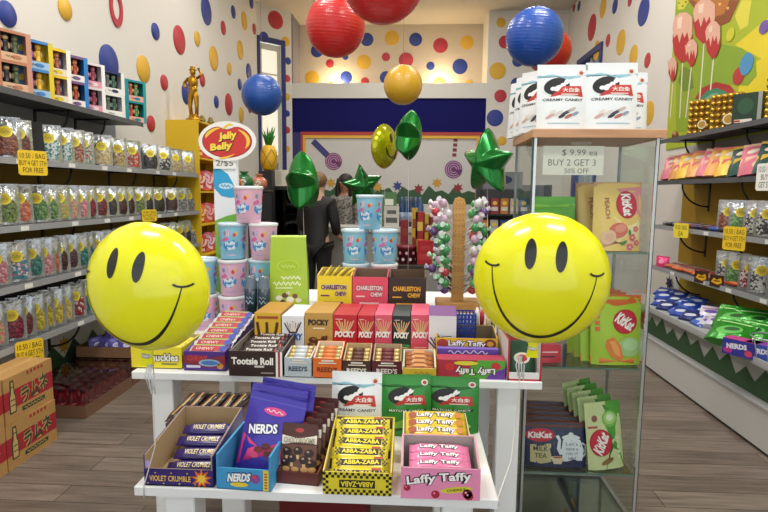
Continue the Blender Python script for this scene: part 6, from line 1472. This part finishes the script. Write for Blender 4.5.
x, y, z, w, h = fitY(397, 246, 416, 263, 5.35, LTZ); b = B(); b.lathe([(w/2, 0), (w/2, h*.8), (w*.53, h*.8), (w*.53, h), (.001, h)], K('#7a2434', .4), n=24); b.W = lambda u, v, n: ((w/2+n)*math.sin(u/(w/2)), -(w/2+n)*math.cos(u/(w/2)), v)
for i in range(7): b.ell(-.11+.037*i, h*(.25+.35*(i % 2)), .016, .016, ('#e6dcd8', '#d8a0b0')[i % 2], 1)
put(b, 'gift_tin', (x, 5.35+w/2, LTZ), 'dark red round tin with white dots on the low dark table', 'tin')
for i, (a, c, y0, col, nm) in enumerate(((411, 417, 208, '#c8a030', 'yellow'), (415, 424, 212, '#a82a2c', 'red'), (423, 429, 214, '#c09a2a', 'gold'), (428, 434, 216, '#7a2028', 'dark red'), (400, 408, 220, '#8a1c24', 'maroon'))):
    simple_box('gift_box', a, c, y0, 262, 5.6, LTZ, col, f'tall narrow {nm} box at the back of the low dark table', 'box', '#e0c060' if i % 2 else '#8a3a2a', .08, 'tall boxes on the low table')
# rack with many colours at the back right
xr0, xr1 = onY(478, 230, 7.2).x, onY(548, 230, 7.2).x; xm = (xr0+xr1)/2; W2_ = (xr1-xr0)/2
t = thing('display_rack', 'dark rack full of colourful packets at the back, right of the lollipop stand', 'rack', (xm, 7.3, 0)); rk = K('#2b2c30', .5)
for sx in (-1, 1): b = B(); b.box(sx*W2_-.015, sx*W2_+.015, -.15, .15, 0, 1.62, rk); b.done('side_panel', t)
b = B(); b.box(-W2_+.016, W2_-.016, .13, .15, 0, 1.62, K('#53565a', .6)); b.done('back_panel', t)
RZS = (.35, .68, .96, 1.24)
for z in RZS: b = B(); b.box(-W2_+.016, W2_-.016, -.15, .129, z-.02, z, rk); b.done('rack_shelf', t)
b = B(); b.box(-W2_*.9, W2_*.2, -.16, -.15, 1.56, 1.78, K('#6a6d72', .5)); b.fy = -.16; b.ell(-W2_*.35, 1.68, .12, .055, '#1f2a4a', 1); b.done('header_sign', t)
pc = [('#27407a','blue'),('#8a2a2c','red'),('#7a8a3a','olive'),('#b06a2a','orange'),('#3a6a4a','green'),('#a8a49a','grey'),('#6a2a4a','plum')]
pp = {}
for si, z in enumerate(RZS[1:]):
    for j in range(7):
        k = (si*3+j*2) % 7; loc = (xm-W2_+.08+j*(2*W2_-.16)/6, 7.2, z+.0005); lb = f'{pc[k][1]} packet on the {["lower","middle","upper"][si]} shelf of the dark rack, {ORD[j]} from the left'
        if k in pp: dup(pp[k], loc, None, lb)
        else:
            b = carton(.1, .06, .2, pc[k][0]); b.rect(-.04, .04, .04, .09, '#c8c4b8', 1); b.ell(0, .14, .03, .025, '#d8b84a', 1); pp[k] = put(b, 'candy_packet', loc, lb, 'packet', 'packets on the dark rack')
# dark cabinet, column and pineapple on the left
xa, xb = onY(261, 200, 7.3).x, onY(296, 200, 7.3).x
t = thing('glass_fridge', 'black cabinet with glass door at the back left, under the white box', 'cabinet', ((xa+xb)/2+.07, 7.5, 0)); w2 = (xb-xa)/2-.02; H = onY(280, 186, 7.3).z
b = B(); b.box(-w2, w2, -.2, .2, 0, .1, blk); b.box(-w2, -w2+.03, -.2, .2, .1, H, blk); b.box(w2-.03, w2, -.2, .2, .1, H, blk); b.box(-w2+.03, w2-.03, .17, .2, .1, H, K('#1d1f22', .6)); b.box(-w2+.03, w2-.03, -.2, .17, H-.05, H, blk); b.done('cabinet_body', t)
for z in (.5, .9, 1.2): b = B(); b.box(-w2+.031, w2-.031, -.15, .169, z-.01, z, K('#6a6d70', .4)); b.done('cabinet_shelf', t)
b = B(); b.box(-w2+.031, w2-.031, -.2, -.195, .101, H-.051, glass_mat('#9aa4a8', .15)); b.done('glass_door', t)
xf = (xa+xb)/2+.07
for i in range(6):
    b = B(); c = ('#6a7a5a', '#8a5a4a', '#5a6a80')[i % 3]; b.lathe([(.035, 0), (.036, .15), (.015, .19), (.015, .22), (.001, .221)], K(c, .3), n=12)
    put(b, 'drink_bottle', (xf-w2+.09+(i % 3)*.1, 7.5, (.9 if i < 3 else 1.2)+.0005), f'dim bottle inside the black glass door cabinet, {ORD[i % 3]} from the left on the {"lower" if i < 3 else "upper"} shelf', 'bottle', 'bottles in the black cabinet')
x, y, z, w, h = fitY(275, 170, 291, 186, 7.35, H); b = carton(w, .2, h, '#d4d0c4'); b.rect(-w*.4, h*.1, -w*.1, h*.9, '#c4c0b2', 1); put(b, 'paper_box', (x, 7.46, H+.0005), 'white paper box on top of the black glass door cabinet', 'box')
xc = onY(267, 190, 7.0).x; HC = onY(267, 171, 7.0).z
b = B(); b.bbox(-.085, .085, -.09, .09, 0, HC, K('#17181a', .5), .006); b.fy = -.09; b.rect(-.06, .1, .06, HC-.1, '#202124', 1); put(b, 'black_column', (xc, 7.0, 0), 'slim black column carrying the yellow pineapple', 'column')
t = thing('pineapple_ornament', 'yellow pineapple ornament with green leaves on the slim black column', 'ornament', (xc+.03, 7.0, HC+.0005)); s = 7.0/FPX
b = B(); hb = 26*s; b.lathe([(.05, 0), (.09, .03), (.108, hb*.4), (.104, hb*.7), (.07, hb*.95), (.001, hb)], K('#d6a81e', .45), n=20)
for i in range(5):
    for sg in (-1, 1):
        b.W = lambda u, v, n: ((.107+n)*math.sin(u/.1), -(.107+n)*math.cos(u/.1), v); b.stroke([(-.3+.12*i+sg*.12*q/6, hb*.15+hb*.65*q/6) for q in range(7)], .008, '#8a6410', 1)
b.W = None; b.done('fruit', t)
b = B(); lf = K('#2f7a30', .5)
for i in range(12):
    a = i*2.4; l_ = .1+.05*(i % 3); b.tube([(.02*math.cos(a), .02*math.sin(a), hb-.01), (.05*math.cos(a), .05*math.sin(a), hb+l_*.6), (.09*math.cos(a), .09*math.sin(a), hb+l_*1.15)], .02, lf, 6, [.018, .015, .002])
b.done('leaves', t)
# ================================================================ the two people at the back
def skin(name, verts, edges, mat, parent, loc=(0,0,0), sub=2):
    me = bpy.data.meshes.new(name); me.from_pydata([v[:3] for v in verts], edges, [])
    o = bpy.data.objects.new(name, me); COL.objects.link(o)
    o.modifiers.new('skin', 'SKIN'); s2 = o.modifiers.new('sub', 'SUBSURF'); s2.levels = sub; s2.render_levels = sub
    for i, v in enumerate(verts): me.skin_vertices[0].data[i].radius = (v[3], v[4] if len(v) > 4 else v[3]); me.skin_vertices[0].data[i].use_root = (i == 0)
    dg = bpy.context.evaluated_depsgraph_get(); dg.update()
    m2 = bpy.data.meshes.new_from_object(o.evaluated_get(dg)); bpy.data.objects.remove(o); m2.name = name
    m2.materials.clear(); m2.materials.append(mat)
    for p in m2.polygons: p.use_smooth = True
    o = bpy.data.objects.new(name, m2); COL.objects.link(o); o.parent = parent; o.location = loc
    return o
def person(label, loc, rz, top, legs, hair, skinc, long_hair, arm_fwd, lean=0, h=1.0, pattern=None):
    t = thing('person', label, 'person', loc, rz, 'people at the back of the shop'); t.scale = (h, h, h)
    L = lambda z: -lean*max(0, z-.95)
    V = [(0,0,.96,.13,.10),(0,L(1.12),1.12,.125,.09),(0,L(1.3),1.3,.15,.1),(0,L(1.42)+.01,1.42,.1,.08),(0,L(1.5),1.5,.052),(0,L(1.56)-.02,1.56,.07,.075),(0,L(1.63)-.015,1.63,.078,.092),(0,L(1.7)-.005,1.70,.06,.07)]
    E = [(i, i+1) for i in range(7)]
    for s in (-1, 1):
        a = len(V); f = arm_fwd if s > 0 else arm_fwd*.6
        V += [(s*.17,L(1.4),1.40,.06),(s*.225,L(1.15)-.03,1.14,.047),(s*.2,L(1.0)-.1-f*.2,.98+f*.12,.034),(s*.19,L(1.0)-.17-f*.24,.94+f*.14,.03,.018)]
        E += [(3, a), (a, a+1), (a+1, a+2), (a+2, a+3)]
        bz = .94+f*.14; by = L(1.0)-.17-f*.24
        for q in range(4):
            k = len(V); u = s*(.165+.017*q); ln = (.075, .085, .082, .065)[q]
            V += [(u, by-.035, bz-.012, .0095), (u, by-.035-ln*.5, bz-.03, .0085), (u, by-.03-ln*.75, bz-.055, .0075)]; E += [(a+3, k), (k, k+1), (k+1, k+2)]
        k = len(V); V += [(s*.15, by-.0, bz-.005, .011), (s*.138, by-.035, bz-.02, .0095)]; E += [(a+3, k), (k, k+1)]
        a = len(V); V += [(s*.095,0,.88,.095),(s*.1,-.01,.5,.06),(s*.1,.02,.1,.042),(s*.105,-.06,.045,.04,.035),(s*.11,-.15,.035,.035,.025)]
        E += [(0, a), (a, a+1), (a+1, a+2), (a+2, a+3), (a+3, a+4)]
    bd = skin('body', V, E, K(skinc, .5), t)
    TV = [(0,0,.8,.165,.135),(0,0,.9,.165,.135),(0,L(1.12),1.12,.15,.115),(0,L(1.3),1.3,.175,.125),(0,L(1.42)+.01,1.42,.11,.095),(0,L(1.47),1.465,.068,.066)]; TE = [(i, i+1) for i in range(5)]
    for s in (-1, 1):
        a = len(TV); f = arm_fwd if s > 0 else arm_fwd*.6
        TV += [(s*.17,L(1.4),1.40,.078),(s*.225,L(1.15)-.03,1.14,.064),(s*.203,L(1.0)-.09-f*.18,.99+f*.11,.05)]; TE += [(4, a), (a, a+1), (a+1, a+2)]
    skin('jacket', TV, TE, top, t)
    LV = [(0,0,.95,.145,.12)]; LE = []
    for s in (-1, 1):
        a = len(LV); LV += [(s*.095,0,.86,.11),(s*.1,-.01,.5,.078),(s*.1,.015,.1,.06)]; LE += [(0, a), (a, a+1), (a+1, a+2)]
    skin('trousers', LV, LE, K(legs, .8), t)
    for s in (-1, 1):
        b = B(); b.ball((s*.107, -.08, .045), .05, .13, .045, K('#1c1a1a', .5), 14, 8); b.done('shoe', t)
    hy = L(1.63)-.015
    b = B(); hm = K(hair, .5, bump=.5, bs=60)
    b.ball((0, hy+.025, 1.665), .103, .112, .098, hm, 18, 12)
    if long_hair:
        for a in (-1, 1): b.tube([(a*.075, hy-.02, 1.68), (a*.105, hy, 1.58), (a*.1, hy-.02, 1.46), (a*.085, hy-.05, 1.36)], .04, hm, 10, [.04,.042,.04,.02])
        b.tube([(0, hy+.07, 1.66), (0, hy+.09, 1.55), (0, hy+.1, 1.42), (0, hy+.1, 1.32)], .09, hm, 12, [.09,.09,.085,.05])
    b.done('hair', t)
    b = B(); b.ball((0, hy-.1, 1.612), .013, .022, .024, K(skinc, .5), 10, 8); b.done('nose', bd)
    for s in (-1, 1):
        b = B(); b.ball((s*.032, hy-.088, 1.637), .013, .008, .008, K('#e8e2da', .3), 10, 6); b.ball((s*.032, hy-.094, 1.637), .006, .005, .0065, K('#241a14', .3), 8, 6); b.done('eye', bd)
        b = B(); b.ball((s*.083, hy+.005, 1.625), .012, .022, .032, K(skinc, .5), 10, 8); b.done('ear', bd)
    b = B(); b.ball((0, hy-.086, 1.578), .026, .01, .008, K('#9a4a44', .5), 10, 6); b.done('mouth', bd)
    return t
x1 = onY(316, 230, 6.25).x
person('person in a dark jacket seen from behind, standing behind the edge-on green balloon', (x1, 6.25, 0), R(165), K('#1c1b1e', .6, bump=.2, bs=20), '#17181c', '#7a5a3c', '#c39a82', False, .5, .12, .985)
x2 = onY(346, 200, 7.6).x
person('person with long dark hair and a grey top behind the checkout counter', (x2, 7.6, 0), R(-18), candy_mat(('#8a8782', '#a8a49c', '#6a6763', '#b8b4ac'), 45), '#20242c', '#1e1614', '#a87a62', True, .1, .03, 1.0)
# ================================================================ light
def area(name, loc, rot, sx, sy, watts, col=(1, .965, .92)):
    l = bpy.data.lights.new(name, 'AREA'); l.shape = 'RECTANGLE'; l.size = sx; l.size_y = sy; l.energy = watts; l.color = col
    o = bpy.data.objects.new(name, l); COL.objects.link(o); o.location = loc; o.rotation_euler = rot; return o
for i, y in enumerate((1.2, 3.6, 6.2)):
    for x in (-1.3, 1.3): area('ceiling_lamp', (x, y, CZ-.03), (0, 0, 0), 1.2, .3, (52, 44, 30)[i])
area('ceiling_lamp', (0, 8.6, CZ-.03), (0, 0, 0), 1.2, .3, 30)
for px in (338, 440):
    l = bpy.data.lights.new('ledge_lamp', 'POINT'); l.energy = 14; l.color = (1, .78, .45); l.shadow_soft_size = .06
    o = bpy.data.objects.new('ledge_lamp', l); COL.objects.link(o); o.location = (onY(px, 80, YN-.15).x, YN-.16, LZ1+.12)
w = bpy.data.worlds.new('daylight'); sc.world = w; w.use_nodes = True
w.node_tree.nodes['Background'].inputs[0].default_value = (.92, .97, 1, 1); w.node_tree.nodes['Background'].inputs[1].default_value = 1.4
# ================================================================ camera
cam = bpy.data.cameras.new('camera'); cam.sensor_width = 36; cam.sensor_fit = 'HORIZONTAL'; cam.lens = FPX/768*36; cam.clip_start = .05
co = bpy.data.objects.new('camera', cam); COL.objects.link(co)
Rr = Vector((_x.x, _vy.x, -_d.x)); Uu = -Vector((_x.y, _vy.y, -_d.y)); Bk = -Vector((_x.z, _vy.z, -_d.z))
co.matrix_world = Matrix(((Rr.x, Uu.x, Bk.x, 0), (Rr.y, Uu.y, Bk.y, 0), (Rr.z, Uu.z, Bk.z, CAMH), (0, 0, 0, 1)))
sc.camera = co
sc.view_settings.view_transform = 'Standard'; sc.view_settings.look = 'None'; sc.view_settings.exposure = 0.25
sc.cycles.max_bounces = 8; sc.cycles.transparent_max_bounces = 24; sc.cycles.use_denoising = True; sc.cycles.sample_clamp_indirect = 6
